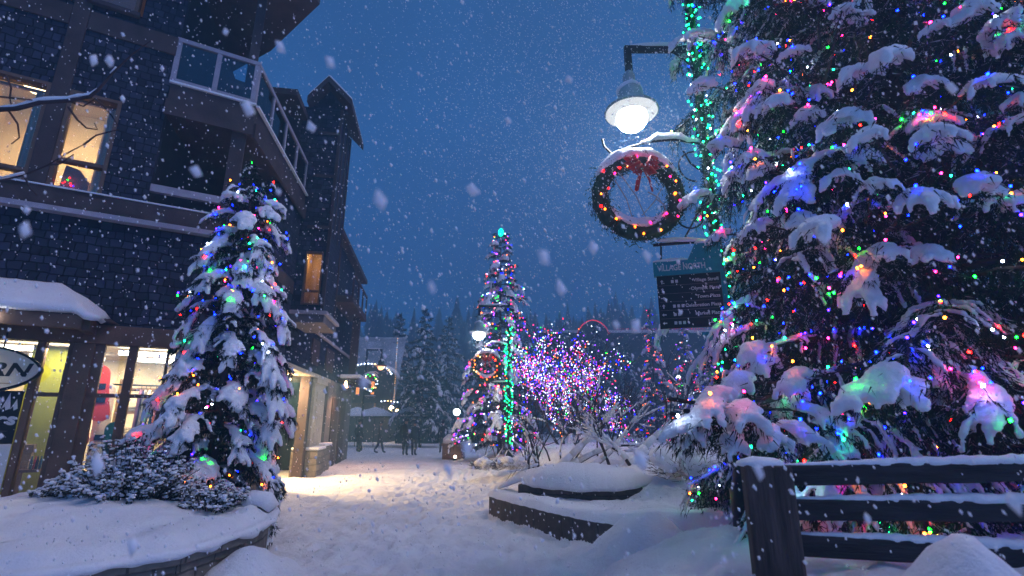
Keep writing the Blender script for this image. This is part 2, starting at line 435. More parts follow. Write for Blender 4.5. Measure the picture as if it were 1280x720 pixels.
def print_depth(x, y):
    d = 0
    for fx, fy, c_, s_, dp in PRINTS.get((int(x * 2 // 1), int(y * 2 // 1)), ()):
        u = (x - fx) * c_ + (y - fy) * s_; v = -(x - fx) * s_ + (y - fy) * c_
        q = (u / .075) ** 2 + (v / .16) ** 2
        if q < 4: d = max(d, dp * (1 - sm(.5, 1.4, q)) - .45 * dp * exp(-((q - 2.2) / .8) ** 2))
    return d
def height(x, y, detail=True):
    h = 0.0
    if -3 < x < 60 and 1 < y < 60:
        d = seg_d(x, y)
        wd = .15 if y < 10.3 else 1.6
        fill = .40 * sm(-.05 if y < 10.3 else -.4, wd, d) + .45 * sm(1.5, 2.6, d)
        if y > 20: fill *= 1 - .6 * sm(20, 34, y)
        # hump of ploughed snow in front of the bank
        hump = .62 * exp(-((x - 1.7) / .62) ** 2 - ((y - 6.85) / .6) ** 2)
        bank = .88 * sm(-.35, 1.55, x - .06 * (y - 3) + .18 * nz(x, y, .9)) * (1 - sm(4.2, 6.3, y + .35 * nz(x, y, 1.1, 5)))
        fill = max(fill, hump)
        h = max(fill, bank) + .25 * min(fill, bank)
        h += .36 * exp(-(((x - 1.72) / .27) ** 2 + ((y - 2.1) / .3) ** 2))
        h += .12 * exp(-(((x - .55) / .35) ** 2 + ((y - 2.6) / .5) ** 2))
    if x < 0 or y < 1: pass
    # snow pushed against the left planter
    h += .42 * exp(-((x + 2.72) / .40) ** 2 - ((y - 5.75) / .6) ** 2) + .16 * exp(-((x + 2.7) / .6) ** 2 - ((y - 4.4) / .8) ** 2)
    h += .12 * exp(-((x + 5.2) / .8) ** 2 - ((y - 16) / 6) ** 2) * 0
    if detail:
        near = 1 - sm(14, 40, y)
        path = (1 - sm(.15, .5, h)) * near
        h += .05 * nz(x, y, 1.1) + .03 * nz(x, y, 2.6, 3)
        h += path * (.05 * nz(x, y, 3.6, 1) + .034 * nz(x, y, 8, 2) + .018 * nz(x, y, 17, 4)) + (1 - path) * near * (.034 * nz(x, y, 4.5, 8) + .024 * nz(x, y, 10, 5) + .008 * nz(x, y, 22, 5))
        if path > .1:            # trodden prints
            f = noise.cell(V((x * 2.6, y * 2.2, 0)))
            h -= path * print_depth(x, y)
    if y > 85: h += 26 * sm(85, 150, y + 8 * nz(x, y, .03)) * (1 + .25 * nz(x, 0, .02, 6))
    if x < -60: h += 10 * sm(60, 150, -x)
    if x > 70: h += 14 * sm(70, 150, x)
    return h
def axis(lo, hi, f0, f1, step, grow=1.18):
    a = []; x = f0
    while x <= f1: a.append(x); x += step
    s = step; x = a[-1]
    while x < hi: s = min(s * grow, 6); x += s; a.append(min(x, hi))
    s = step; x = a[0]; pre = []
    while x > lo: s = min(s * grow, 6); x -= s; pre.append(max(x, lo))
    return pre[::-1] + a
xs = axis(-150, 150, -4.2, 3.4, .042)
ys = axis(-40, 155, 2.0, 12.0, .045, 1.025)
g = MB(); nx = len(xs)
for y in ys:
    for x in xs: g.v.append(V((x, y, height(x, y))))
for j in range(len(ys) - 1):
    for i in range(nx - 1):
        g.f.append([j * nx + i, j * nx + i + 1, (j + 1) * nx + i + 1, (j + 1) * nx + i]); g.m.append(0)
tag(g.build('snow_ground', SNOWG, smooth=True), kind='structure')
print('ground', len(g.v))

# ------------------------------------------------------------------ light strings
BC = dict(red=(1, .004, .003), amber=(1, .15, .006), blue=(.001, .008, 1), green=(.002, .85, .012), pink=(1, .008, .12), white=(.62, .75, 1), teal=(.003, 1, .22), violet=(.02, .004, 1), purple=(.30, .05, 1), warm=(1, .5, .18))
def bulb_mesh(r, mat, lod):
    bm = bmesh.new()
    if lod: bmesh.ops.create_icosphere(bm, subdivisions=1, radius=r)
    else:
        bmesh.ops.create_icosphere(bm, subdivisions=1, radius=r)
    for v in bm.verts:
        if v.co.z < 0: v.co.z *= 1.45
    me = bpy.data.meshes.new('bulb'); bm.to_mesh(me); bm.free()
    if lod: me.polygons.foreach_set('use_smooth', [True] * len(me.polygons))
    me.materials.append(mat)
    return me
EM = {}
def bulb_mat(c, s):
    k = (c, s)
    if k not in EM: EM[k] = emit('%s_bulb_glow' % c, BC[c], s)
    return EM[k]
def light_string(loc, pts, r, strength, palette, label, cat='fairy lights', group=None, wires=None, wr=.003, cap=100, name='light_string'):
    """pts in world space; the ones nearest the camera become parts of their own"""
    t = thing(name, loc, label, cat, group)
    pts = sorted(pts, key=lambda p: (p - V((0, 0, CAMZ))).length)
    if wires:
        wm = MB()
        for q in wires: wm.tube(q, wr, 3, cap=False)
        wm.build('wire', BLACK, t)
    cols = [c for c, n in palette for _ in range(n)]
    meshes = {c: bulb_mesh(r, bulb_mat(c, strength), True) for c, n in palette}
    rest = {}
    for i, p in enumerate(pts):
        c = R.choice(cols)
        if i < cap:
            o = bpy.data.objects.new('bulb', meshes[c]); COL.objects.link(o); o.parent = t
            o.location = p - V(loc); o.rotation_euler = (R.uniform(-.8, .8), R.uniform(-.8, .8), 0)
            o.scale = [R.uniform(.8, 1.2)] * 3
        else: rest.setdefault(c, []).append(p)
    if rest:
        mb = MB(); names = list(rest)
        for k, c in enumerate(names):
            src = meshes[c]; vs = [v.co.copy() for v in src.vertices]; fs = [list(p.vertices) for p in src.polygons]
            for p in rest[c]:
                s = R.uniform(.8, 1.2)
                mb.add([p + v * s for v in vs], fs, k)
        o = mb.build('bulb', [bulb_mat(c, strength) for c in names], t); o['kind'] = 'stuff'
    return t
MIX = [('red', 4), ('amber', 4), ('blue', 5), ('green', 3), ('pink', 2), ('white', 2)]
MIXV = [('purple', 6), ('blue', 6), ('pink', 3), ('amber', 2), ('white', 8), ('red', 1), ('green', 1)]
MIXB = [('red', 4), ('amber', 4), ('blue', 12), ('green', 3), ('pink', 4), ('white', 2), ('violet', 3), ('teal', 2)]
MIXP = [('purple', 5), ('blue', 5), ('pink', 3), ('amber', 3), ('white', 4), ('red', 2), ('green', 2)]

# ------------------------------------------------------------------ conifers
def pad(mb, pts, w, h, n=8, jag=.25):
    """a lump of snow lying along a polyline"""
    k = len(pts); pts = [V(p) for p in pts]
    prof = [max(.12, (sin(pi * min(1, (i + .45) / k)) ** .55)) for i in range(k)]
    b = len(mb.v)
    for i, p in enumerate(pts):
        t = (pts[min(i + 1, k - 1)] - pts[max(i - 1, 0)]).normalized()
        x = t.cross(V((0, 0, 1)))
        if x.length < .05: x = V((1, 0, 0))
        x.normalize(); y = x.cross(t).normalized()
        ww = w * prof[i] * R.uniform(1 - jag, 1 + jag); hh = h * prof[i] * R.uniform(1 - jag * .6, 1 + jag * .6)
        for j in range(n):
            a = 2 * pi * j / n; c, s = cos(a), sin(a)
            zz = hh * s if s > 0 else hh * .35 * s - abs(c) * hh * .25
            mb.v.append(p + x * ww * c + y * zz)
    for i in range(k - 1):
        for j in range(n):
            j2 = (j + 1) % n
            mb.f.append([b + i * n + j, b + i * n + j2, b + (i + 1) * n + j2, b + (i + 1) * n + j]); mb.m.append(0)
    mb.f.append([b + j for j in range(n - 1, -1, -1)]); mb.m.append(0)
    e = b + (k - 1) * n
    mb.f.append([e + j for j in range(n)]); mb.m.append(0)

def conifer(base, h, rb, nb, label, seed, z0=.3, snow=1.0, blade=(.07, .012), dens=1.0, droop=.42, group=None, name='spruce_tree', lean=V((0, 0, 0)),
            twist=.11, extra=(), vox=.022, padw=.055, keep=None, power=.85, hang=0.0, needle=None, zmax=None, gap=None, rough=.012, frost=.12, mit=.5, clip=None, dust=.0, fdrop=1.0, hi=0.0, s_it=2, clumps=()):
    rs = R.getstate(); R.seed(seed)
    base = V(base); t = thing(name, base, label, 'tree', group)
    tr = MB()
    tr.tube([base + V((0, 0, -.5 + (h + .4) * i / 8)) + lean * (i / 8) for i in range(9)], [(.045 + .018 * h / 3) * (1 - i / 8.3) + .012 for i in range(9)], 9)
    tr.build('trunk', BARK, t, True)
    nd = MB(frost); sn = MB(); br = MB()
    sites = []; wires = []
    specs = []
    for i in range(nb):
        f = (i + .5) / nb
        z = z0 + (h - z0) * f ** 1.08
        if zmax and z > zmax: continue
        L = rb * max(.045, (1 - (z - z0) / (h - z0))) ** power * R.uniform(.72, 1.14)
        az = i * 2.39996 + R.uniform(-.35, .35)
        specs.append((z, L, az, droop * R.uniform(.75, 1.25), R.uniform(.12, .3)))
    specs += list(extra)
    def mitten(p, d, ln, w):
        dz = R.uniform(.3, .55) * fdrop
        cv = lambda u: p + d * (ln * u) + V((0, 0, -ln * dz * u * u))
        pad(sn, [cv(k / 6) + V((0, 0, w * .25)) for k in range(7)], w, w * .68, 10)
        for a_ in (-.85, -.5, -.2, .25, .55, .9):
            if R.random() < .15: continue
            b_ = cv(R.uniform(.3, .8)); dd = Matrix.Rotation(a_ + R.uniform(-.12, .12), 3, 'Z') @ d; fl = ln * R.uniform(.32, .55)
            q = [b_ + V((0, 0, w * .2)), b_ + dd * fl * .5 + V((0, 0, w * .1 - fl * .1)), b_ + dd * fl * .85 + V((0, 0, -fl * .45 * fdrop)), b_ + dd * fl * .98 + V((0, 0, -fl * .95 * fdrop))]
            pad(sn, q, w * R.uniform(.34, .5), w * R.uniform(.34, .48), 7)
            for k in range(int(12 * dens)):
                x = q[1].lerp(q[3], R.random()) + V((0, 0, -w * .3)) + rv(w * .3); n_ = (dd * .5 + V((0, 0, -1)) + rv(.5)).normalized()
                nd.blade(x, n_, blade[0] * R.uniform(.6, 1.2), blade[1])
        sites.append(cv(R.uniform(.3, .7)) + V((0, 0, w * .95 + .012)) + rv(.3 * w))
    for (p_, d_, ln_, w_) in clumps:
        p_ = V(p_); d_ = V(d_).normalized(); mitten(p_, d_, ln_, w_)
        q_ = p_ - d_ * .5 + V((0, 0, .02)); br.tube([q_ - d_ * .6 + V((0, 0, .1)), q_, p_, p_ + d_ * ln_ * .7 + V((0, 0, -.05))], [.02, .015, .01, .006], 4, cap=False)
        nd.frost = .3
        for k in range(int(240 * dens)):
            u = R.uniform(-.5, ln_); x = p_ + d_ * u + V((0, 0, -.03 - max(0, u) ** 2 * .6)) + rv(.09); n_ = (d_ * .5 + V((0, 0, -.7)) + rv(.8)).normalized()
            nd.blade(x, n_, blade[0] * R.uniform(.6, 1.2), blade[1])
    for spec in specs:
        (z, L, az, dr, rise) = spec[:5]; sk_ = spec[5] if len(spec) > 5 else 1.0
        d = V((cos(az), sin(az), 0)); side = V((-d.y, d.x, 0))
        if clip: L = clip(z, d, L)
        p0 = base + V((0, 0, z)) + lean * (z / h)
        if keep and not keep(p0 + d * L): continue
        top = sm(.75, 1.0, z / h)
        def sp(u, L=L, dr=dr, rise=rise, p0=p0, d=d, top=top):
            return p0 + d * (L * u) + V((0, 0, L * (rise * u - dr * u * u) * (1 - top) + top * L * .55 * u))
        pts = [sp(u / 6) for u in range(7)]
        br.tube(pts, [.022 * L ** .6 * (1 - .13 * k) + .003 for k in range(7)], 4, cap=False)
        bulbs = []; bz = .02
        # side twigs
        step = .13 if L > .8 else .09
        m = max(3, int(L / step)); fing = []
        for k in range(m):
            u = .18 + .82 * (k + .5) / m; nd.frost = frost * (.25 + 1.5 * u)
            for sgn in (-1, 1):
                tl = (.10 + .42 * L * (1 - u) ** .8 * (u ** .25)) * R.uniform(.7, 1.2)
                tl = min(tl, .75)
                b0 = sp(u); ang = R.uniform(.7, 1.05)
                td = (d * cos(ang) + side * sgn * sin(ang)); dz = R.uniform(.25, .6) + hang * .4
                tw = [b0, b0 + td * tl * .5 + V((0, 0, -tl * dz * .2)), b0 + td * tl * .9 + V((0, 0, -tl * dz * .85))]
                fing.append((u, tw, tl))
                nbld = max(4, int(tl * 210 * dens))
                for q in range(nbld):
                    v = q / nbld; pp = tw[0].lerp(tw[1], v * 2) if v < .5 else tw[1].lerp(tw[2], v * 2 - 1)
                    dd = td * R.uniform(.2, 1.0) + rv(.55) + V((0, 0, -R.uniform(.0, .7) - hang * .5))
                    dd.normalize()
                    nd.blade(pp + rv(.012), dd, blade[0] * R.uniform(.6, 1.3), blade[1] * R.uniform(.7, 1.3))
                if hang:                              # curtain shoots below the twig
                    for q in range(int(tl * 26 * dens)):
                        v = R.random(); pp = tw[0].lerp(tw[2], v)
                        hl = R.uniform(.08, .26) * hang
                        e2 = pp + V((R.uniform(-.05, .05), R.uniform(-.05, .05), -hl))
                        for w_ in range(int(hl * 70)):
                            x = pp.lerp(e2, R.random()); dd = rv(.6) + V((0, 0, -.8)); dd.normalize()
                            nd.blade(x, dd, blade[0] * .75, blade[1])
        for q in range(int(L * 90 * dens)):
            u = R.uniform(.1, 1.0); dd = (d * .7 + rv(.8) + V((0, 0, -.3))).normalized()
            nd.blade(sp(u), dd, blade[0], blade[1])
        nd.frost = frost
        # snow: a thin run along the bough, mittens on its end and on the outer twigs
        if R.random() < .93 * min(1, snow + .1) * sk_ and z < h * .94:
            sl = R.uniform(.6, 1.15)
            u0 = R.uniform(.25, .5) if L < 1.5 else R.uniform(.58, .75); bz = padw * .5 * sl
            w0 = padw * sl
            up = V((0, 0, padw * .3))
            pad(sn, [sp(u0 + (.9 - u0) * q / 6) + up + rv(padw * .15) for q in range(7)], w0 * .62, w0 * .5)
            ln0 = min(.62, .34 + .22 * L) * R.uniform(.75, 1.1)
            tdir = (sp(1.0) - sp(.8)).normalized()
            mitten(sp(max(.3, 1 - ln0 / L * .75)) + up * .6, tdir, ln0, w0 * R.uniform(.9, 1.2))
            for (u, tw, tl) in fing:
                if u < u0 - .05 or tl < .12 or R.random() > mit * snow * (1 + hi * sm(2.0, 3.6, z)):
                    if u > .4 and R.random() < dust: pad(sn, [tw[0].lerp(tw[1], .3) + up * .35, tw[1] + up * .4, tw[1].lerp(tw[2], .6) + up * .2, tw[2]], padw * R.uniform(.14, .3), padw * R.uniform(.14, .24), 6)
                    continue
                ln = min(.44, tl * 1.0) * R.uniform(.8, 1.1)
                td = (tw[1] - tw[0]).normalized()
                st_ = R.uniform(.0, .35) if tl > .4 else 0
                mitten(tw[0].lerp(tw[2], st_) + up * .5, td, ln, w0 * R.uniform(.5, .85))
        elif snow > .3:
            for (u, tw, tl) in fing:
                if R.random() < .4 * sk_: pad(sn, [tw[0] + V((0, 0, .01)), tw[1] + V((0, 0, .012)), tw[2]], padw * .3, padw * .25, 6)
        # where bulbs may sit
        nbul = max(1, int(L * 7))
        for q in range(nbul):
            u = R.uniform(.3, 1.02)
            f_ = R.choice(fing)
            p = f_[1][2] + (f_[1][2] - f_[1][0]) * .12 + V((0, 0, R.uniform(-.02, .05))) + rv(.03) if R.random() < .55 else sp(u) + side * R.uniform(-.5, .5) * bz + V((0, 0, bz * R.uniform(.75, 1.1) + .03))
            sites.append(p); bulbs.append((u, p))
        bulbs.sort(key=lambda x: x[0])
        if len(bulbs) > 1: wires.append([sp(.1)] + [b[1] + V((0, 0, -.012)) for b in bulbs])
    # leader at the very top
    tip = base + V((0, 0, h)) + lean
    for q in range(60):
        dd = (rv(.8) + V((0, 0, .9))).normalized(); nd.blade(tip - V((0, 0, R.uniform(0, .35))), dd, blade[0] * 1.2, blade[1])
    cr = nd.build('crown', [needle or NEEDLE, FROST], t)
    br.build('branch', BARK, t)['kind'] = 'stuff'
    if sn.v and vox:
        o = sn.build('snow_cover', SNOW, t, True); remesh(o, vox, s_it, rough); o['kind'] = 'stuff'
        print(name, 'snow faces', len(o.data.polygons), 'blades', len(nd.f), 'sites', len(sites))
    elif sn.v:
        o = sn.build('snow_cover', SNOW, t, True); o['kind'] = 'stuff'
    R.setstate(rs)
    return t, sites, wires

# the lit spruce in the left planter
TL = V((-4.30, 7.55, .45))
tree_l, sites, wires = conifer(TL, 5.05, 1.10, 92, 'snow-laden spruce with coloured lights in the stone planter in front of the shop', 11,
                               z0=.3, snow=1.0, blade=(.08, .012), dens=1.1, droop=.6, power=.36, padw=.13, vox=.018, frost=.12, hang=.55, mit=.2, rough=.018, fdrop=.62, dust=.3)
def pick(sites, n, seed, flt=None):
    r = random.Random(seed); s = [p for p in sites if flt is None or flt(p)]
    r.shuffle(s); return s[:n]
light_string(TL, pick(sites, 260, 1, lambda p: p.y < TL.y + .4 and p.z > .85) + pick(sites, 190, 3, lambda p: p.y < TL.y + .4 and p.z > 3.3), .0112, 42, MIXB, 'multicoloured bulbs strung over the snowy spruce in the planter beside the shop', wires=wires)

# the large spruce behind the fence
TR = V((4.7, 5.35, .7))
def keepr(p):            # stay behind the fence
    return True
def clipr(z, d, L):     # boughs end short of the lamp post
    if d.x < -.2 and z > 1.5: L = min(L, (4.7 - 2.42 + R.uniform(-.1, .35)) / -d.x)
    if d.y < -.1: L = min(L, (5.35 - (3.5 if z < 1.2 else 2.75) + R.uniform(-.3, .0)) / -d.y)
    return L
ex = [(.85, 3.25, pi + .46, .30, .16), (.7, 2.9, pi + .66, .30, .16), (1.55, 3.0, pi + .38, .30, .16), (1.25, 2.9, pi + .56, .30, .12), (1.75, 2.9, pi + .1, .36, .3), (1.15, 2.7, pi + .2, .3, .2), (2.1, 2.7, pi - .1, .34, .22), (1.45, 2.6, pi + .9, .33, .2), (1.9, 2.6, pi + .75, .4, .2), (1.3, 2.9, pi + .3, .25, .15)] + [(.10 + .07 * (k % 5), 2.2 + .25 * (k % 3), pi + .35 + .11 * k, .14, .05, .1) for k in range(10)]
rq = random.Random(4)
CL = [(at(px + rq.uniform(-4, 4), py, 3.95 + rq.uniform(-.15, .2)), V((dx_, -.6, 0)), ln_, w_) for px, py, dx_, ln_, w_ in
      ((905, 508, -.8, .34, .10), (870, 528, -.9, .26, .085), (888, 540, -.5, .28, .085), (925, 525, -.4, .30, .10), (950, 540, -.1, .28, .09), (972, 535, .3, .30, .09), (930, 512, -.2, .3, .11), (990, 512, .5, .34, .08), (1010, 530, .5, .3, .07), (915, 548, -.3, .26, .08), (960, 556, .1, .24, .075), (865, 545, -.6, .22, .07))]
CL += [(at(px, py, Y_), V((-.7, -.5, 0)), ln_, w_) for px, py, Y_, ln_, w_ in ((938, 478, 4.5, .34, .14), (912, 500, 4.3, .36, .15), (955, 440, 4.9, .34, .13), (965, 455, 4.8, .3, .09), (1010, 470, 4.3, .4, .1), (1120, 470, 3.6, .36, .13), (1150, 485, 3.6, .34, .10), (1085, 490, 3.6, .34, .10))]
for k in range(46):          # snow on the upper boughs that lean out over the fence
    px, py = 905 + 48 * (k % 8) + rq.uniform(-20, 20), -10 + 62 * (k // 8) + rq.uniform(-26, 26)
    edge_ = min(1, max(0, (px - 890) / 170)); Y_ = 5.3 - 1.75 * edge_ ** .6 + rq.uniform(-.15, .35)
    p_ = at(px, py, Y_); o_ = V((p_.x - TR.x, p_.y - TR.y, 0)).normalized() + V((rq.uniform(-.3, .3), -.25, 0))
    CL.append((p_, o_, rq.uniform(.28, .5), rq.uniform(.06, .115)))
tree_r, sites_r, wires_r = conifer(TR, 15, 2.95, 300, 'huge dark spruce covered in coloured lights behind the rail fence', 23,
                                   z0=.35, snow=.6, blade=(.085, .010), dens=.85, droop=.42, power=.5, padw=.105, vox=.020, hang=1.0, mit=.15, clip=clipr, dust=.5, hi=1.3, fdrop=.8, clumps=CL, s_it=1, rough=.026, keep=keepr, extra=ex, zmax=9.8, frost=.17)
light_string(TR, [p + (V((0, 0, 2)) - p).normalized() * .13 for p in pick(sites_r, 800, 9, lambda p: 2.6 < p.z < 7.3 and p.x > 4.3 and (p - TR).y < .2 and p.x / p.y < 1.5) + pick(sites_r, 1500, 2, lambda p: p.z < 7.6 and (p - TR).normalized().dot((V((0, 0, 2)) - TR).normalized()) > .0 and p.x / p.y < 1.5)], .0098, 62, MIXB, 'multicoloured bulbs strung through the huge spruce behind the fence', wires=wires_r, wr=.003)
print('near trees done')

# ------------------------------------------------------------------ left building
B = thing('shop_building', CORNER, 'dark slate-shingled lodge with a lit ski shop below and timber balconies above', 'building')
def part(name, mat, fn, uv=None, par=None, smooth=False, bevel=0):
    mb = MB(); fn(mb); return mb.build(name, mat, par or B, smooth, uv, bevel)
W1 = (-2.80, -2.07, 5.47, 7.35); W2 = (-4.25, -3.05, 5.47, 7.38); W3 = (-2.83, -2.15, 9.25, 10.7); W4 = (-4.25, -3.1, 9.25, 10.7)
def wall_f1(m):
    b = lambda s0, s1, z0, z1: m.fbox(F1, s0, s1, -.3, 0, z0, z1)
    b(-7, -.0, 3.25, 5.02)
    b(-7, W2[0], 5.02, 11); b(W2[1], W1[0], 5.02, 11); b(W1[1], -1.42, 5.02, 11)
    for (p, q) in ((W1, W3), (W2, W4)):
        b(p[0], p[1], 5.02, p[2]); b(p[0], p[1], p[3], q[2]); b(p[0], p[1], q[3], 11)
part('shingle_wall', SHING, wall_f1, F1)
def wall_f2(m):
    b = lambda s0, s1, z0, z1, o=0: m.fbox(F2, s0, s1, -.3, o, z0, z1)
    b(0.02, 4.6, 3.25, 5.3); b(2.2, 4.24, 5.3, 7.4); b(4.24, 16, 3.25, 4.48); b(5.9, 16, 4.48, 8.6); b(4.24, 5.9, 4.48, 10.9)
part('shingle_wall', SHING, wall_f2, F2)
# inside of the loggias
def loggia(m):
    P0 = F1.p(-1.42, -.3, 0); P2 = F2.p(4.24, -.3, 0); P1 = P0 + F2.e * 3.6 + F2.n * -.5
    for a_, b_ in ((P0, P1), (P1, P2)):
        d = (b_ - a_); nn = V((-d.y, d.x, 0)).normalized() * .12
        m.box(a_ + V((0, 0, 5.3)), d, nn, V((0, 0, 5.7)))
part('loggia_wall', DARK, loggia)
def slab_poly(m, z0, z1, out):
    P0 = F1.p(-1.42, out, z0); c = F1.p(0, out, z0); c = CORNER + (F1.n + F2.n).normalized() * out * 1.15 + V((0, 0, z0)); P2 = F2.p(4.35, out, z0); P3 = F2.p(4.35, -3, z0); P4 = F1.p(-1.42, -1.5, z0)
    m.prism([P0, c, P2, P3, P4], V((0, 0, z1 - z0)))
balc = part('balcony_slab', BROWN, lambda m: slab_poly(m, 7.42, 7.98, .05))
part('balcony_floor', BROWN, lambda m: slab_poly(m, 5.06, 5.4, .02))
def fascia(m):
    m.fbox(F1, -1.44, .06, .05, .10, 7.30, 7.62); m.fbox(F2, .0, 4.35, .05, .11, 7.28, 7.60)
part('balcony_fascia', BROWN, fascia)
part('snow_ledge', SNOW, lambda m: (m.fbox(F1, -1.44, .05, .055, .11, 7.98, 8.02), m.fbox(F2, 0, 4.35, .055, .12, 7.98, 8.02)))
def rail(name, F, s0, s1, posts, z0=8.06, z1=9.06):
    r = part(name, PALE, lambda m: (m.fbox(F, s0, s1, -.06, .02, z1 - .09, z1), m.fbox(F, s0, s1, -.05, .01, z0, z0 + .08),
        [m.fbox(F, p - .045, p + .045, -.052, .012, z0 + .08, z1 - .09) for p in posts]), bevel=.006)
    for a_, b_ in zip(posts, posts[1:]):
        part('glass_panel', GLASSR, lambda m: m.fbox(F, a_ + .046, b_ - .046, -.026, -.018, z0 + .082, z1 - .092), par=r)
    return r
rail('balcony_railing', F1, -1.46, .02, [-1.41, -.72, -.03])
rail('balcony_railing', F2, .03, 4.3, [.08, 1.1, 2.15, 3.2, 4.25])
part('corner_post', BROWN, lambda m: (m.fbox(F1, -.22, -.04, -.3, -.1, 9.06, 10.95), m.fbox(F1, -.22, -.04, -.3, -.1, 7.98, 9.06), m.fbox(F1, -.30, -.04, -.34, -.06, 5.4, 7.42)), bevel=.01)
part('loggia_rail', PALE, lambda m: (m.fbox(F1, -1.42, -.3, -.12, -.02, 5.76, 5.90), m.fbox(F2, .25, 2.2, -.12, -.02, 5.76, 5.9)))
# roof with snow over the balcony
RP = [V((-4.42, 9.4, 0)), V((-6.25, 10.9, 0)), F2.p(4.3, -3.5, 0), V((-14, 10.5, 0)), V((-14, 4.6, 0)), F1.p(-1.0, .95, 0), V((-4.75, 8.15, 0))]
part('roof', BROWN, lambda m: m.prism([p + V((0, 0, 10.97)) for p in RP], V((0, 0, .26))))
part('roof_snow', SNOW, lambda m: m.prism([p * .995 + V((-.02, .05, 11.232)) for p in RP], V((0, 0, .3))), bevel=.08)
# timber bands and ledges
part('timber_band', BROWN, lambda m: (m.fbox(F1, -3.05, -2.805, 0, .05, 5.46, 10.9), m.fbox(F1, -6.9, -3.055, 0, .04, 8.62, 9.02), m.fbox(F1, -2.8, -1.44, 0, .04, 8.62, 9.02)), bevel=.008)
part('ledge', BROWN, lambda m: m.fbox(F1, -7, .1, 0, .12, 5.13, 5.455), bevel=.008)
part('ledge_trim', PALE, lambda m: m.fbox(F1, -7, .12, .003, .17, 5.035, 5.127), bevel=.006)
part('ledge_snow', SNOW, lambda m: m.fbox(F1, -7, .1, .01, .14, 5.457, 5.485), bevel=.01)
# windows of the upper floors with rooms behind
def window(W, mull_z=None, mull_s=None):
    s0, s1, z0, z1 = W
    w_ = MB(); fr = .055
    w_.fbox(F1, s0, s0 + fr, -.16, .03, z0, z1); w_.fbox(F1, s1 - fr, s1, -.16, .03, z0, z1)
    w_.fbox(F1, s0 + fr, s1 - fr, -.16, .03, z1 - fr, z1); w_.fbox(F1, s0 + fr, s1 - fr, -.16, .03, z0, z0 + fr)
    if mull_z: w_.fbox(F1, s0 + fr, s1 - fr, -.14, .01, mull_z - .03, mull_z + .03)
    if mull_s: w_.fbox(F1, mull_s - .025, mull_s + .025, -.15, .005, z0 + fr, z1 - fr)
    o = w_.build('window', BROWN2, B)
    part('pane', GLASS, lambda m: m.fbox(F1, s0 + fr, s1 - fr, -.10, -.092, z0 + fr, z1 - fr), par=o)
    part('sill', BROWN, lambda m: m.fbox(F1, s0 - .06, s1 + .06, .02 + .003, .12, z0 - .085, z0 - .002), par=o)
    return o
win1 = window(W1, 6.03); win2 = window(W2, 5.72); win3 = window(W3); win4 = window(W4)
def room(m, F, s0, s1, o0, o1, z0, z1):          # inward-facing shell
    a_ = [F.p(s, o, z) for z in (z0, z1) for (s, o) in ((s0, o0), (s1, o0), (s1, o1), (s0, o1))]
    m.add(a_, [(0, 1, 2, 3), (4, 7, 6, 5), (2, 6, 7, 3), (1, 5, 6, 2), (0, 3, 7, 4)])
part('lit_room', ROOMW, lambda m: room(m, F1, -4.4, -1.6, -.31, -2.6, 5.3, 8.2))
part('upper_room', ROOMW, lambda m: room(m, F1, -4.4, -1.6, -.31, -2.6, 9.0, 10.9))
def curtain(m, s0, s1, o, z0, z1, amp=.02, wl=.07):
    n = max(4, int((s1 - s0) / .012)); b = len(m.v)
    for i in range(n + 1):
        s = s0 + (s1 - s0) * i / n; oo = o + amp * sin(s * 2 * pi / wl)
        m.v.append(F1.p(s, oo, z0)); m.v.append(F1.p(s, oo, z1))
    for i in range(n): m.face([b + 2 * i, b + 2 * i + 2, b + 2 * i + 3, b + 2 * i + 1])
part('curtain', CURT, lambda m: curtain(m, -2.33, -2.11, -.36, 5.5, 7.34), smooth=True, par=win1)
part('curtain', CURT, lambda m: curtain(m, -3.33, -3.1, -.36, 5.5, 7.34), smooth=True, par=win2)
part('curtain_rail', BROWN2, lambda m: m.fbox(F1, -4.3, -2.0, -.40, -.34, 7.34, 7.38), par=win1)
def blind(m):
    for i in range(24): m.box(F1.p(-2.77, -.2, 9.3 + i * .056), F1.e * .56, F1.n * .035 + V((0, 0, -.014)), V((0, 0, .004)))
part('venetian_blind', CURT, blind, par=win3)
def blind2(m):
    for i in range(24): m.box(F1.p(-4.2, -.2, 9.3 + i * .056), F1.e * 1.05, F1.n * .035 + V((0, 0, -.014)), V((0, 0, .004)))
part('venetian_blind', CURT, blind2, par=win4)
lamp('AREA', F1.p(-2.4, -1.0, 8.1), 115, (1, .74, .43), .5, F1.p(-2.4, -1.0, 5))
lamp('AREA', F1.p(-3.6, -1.2, 8.1), 105, (1, .74, .43), .5, F1.p(-3.6, -1.2, 5))
lamp('AREA', F1.p(-2.6, -.9, 10.8), 5, (1, .6, .35), .4, F1.p(-2.6, -.9, 8))
part('ceiling_light', emit('warm_ceiling_glow', (1, .7, .38), 5), lambda m: (m.lathe(F1.p(-2.4, -1.5, 7.95), [(.02, .2), (.2, .18), (.24, .1), (.15, 0)], 16), m.lathe(F1.p(-3.7, -1.5, 7.95), [(.02, .2), (.2, .18), (.24, .1), (.15, 0)], 16)))
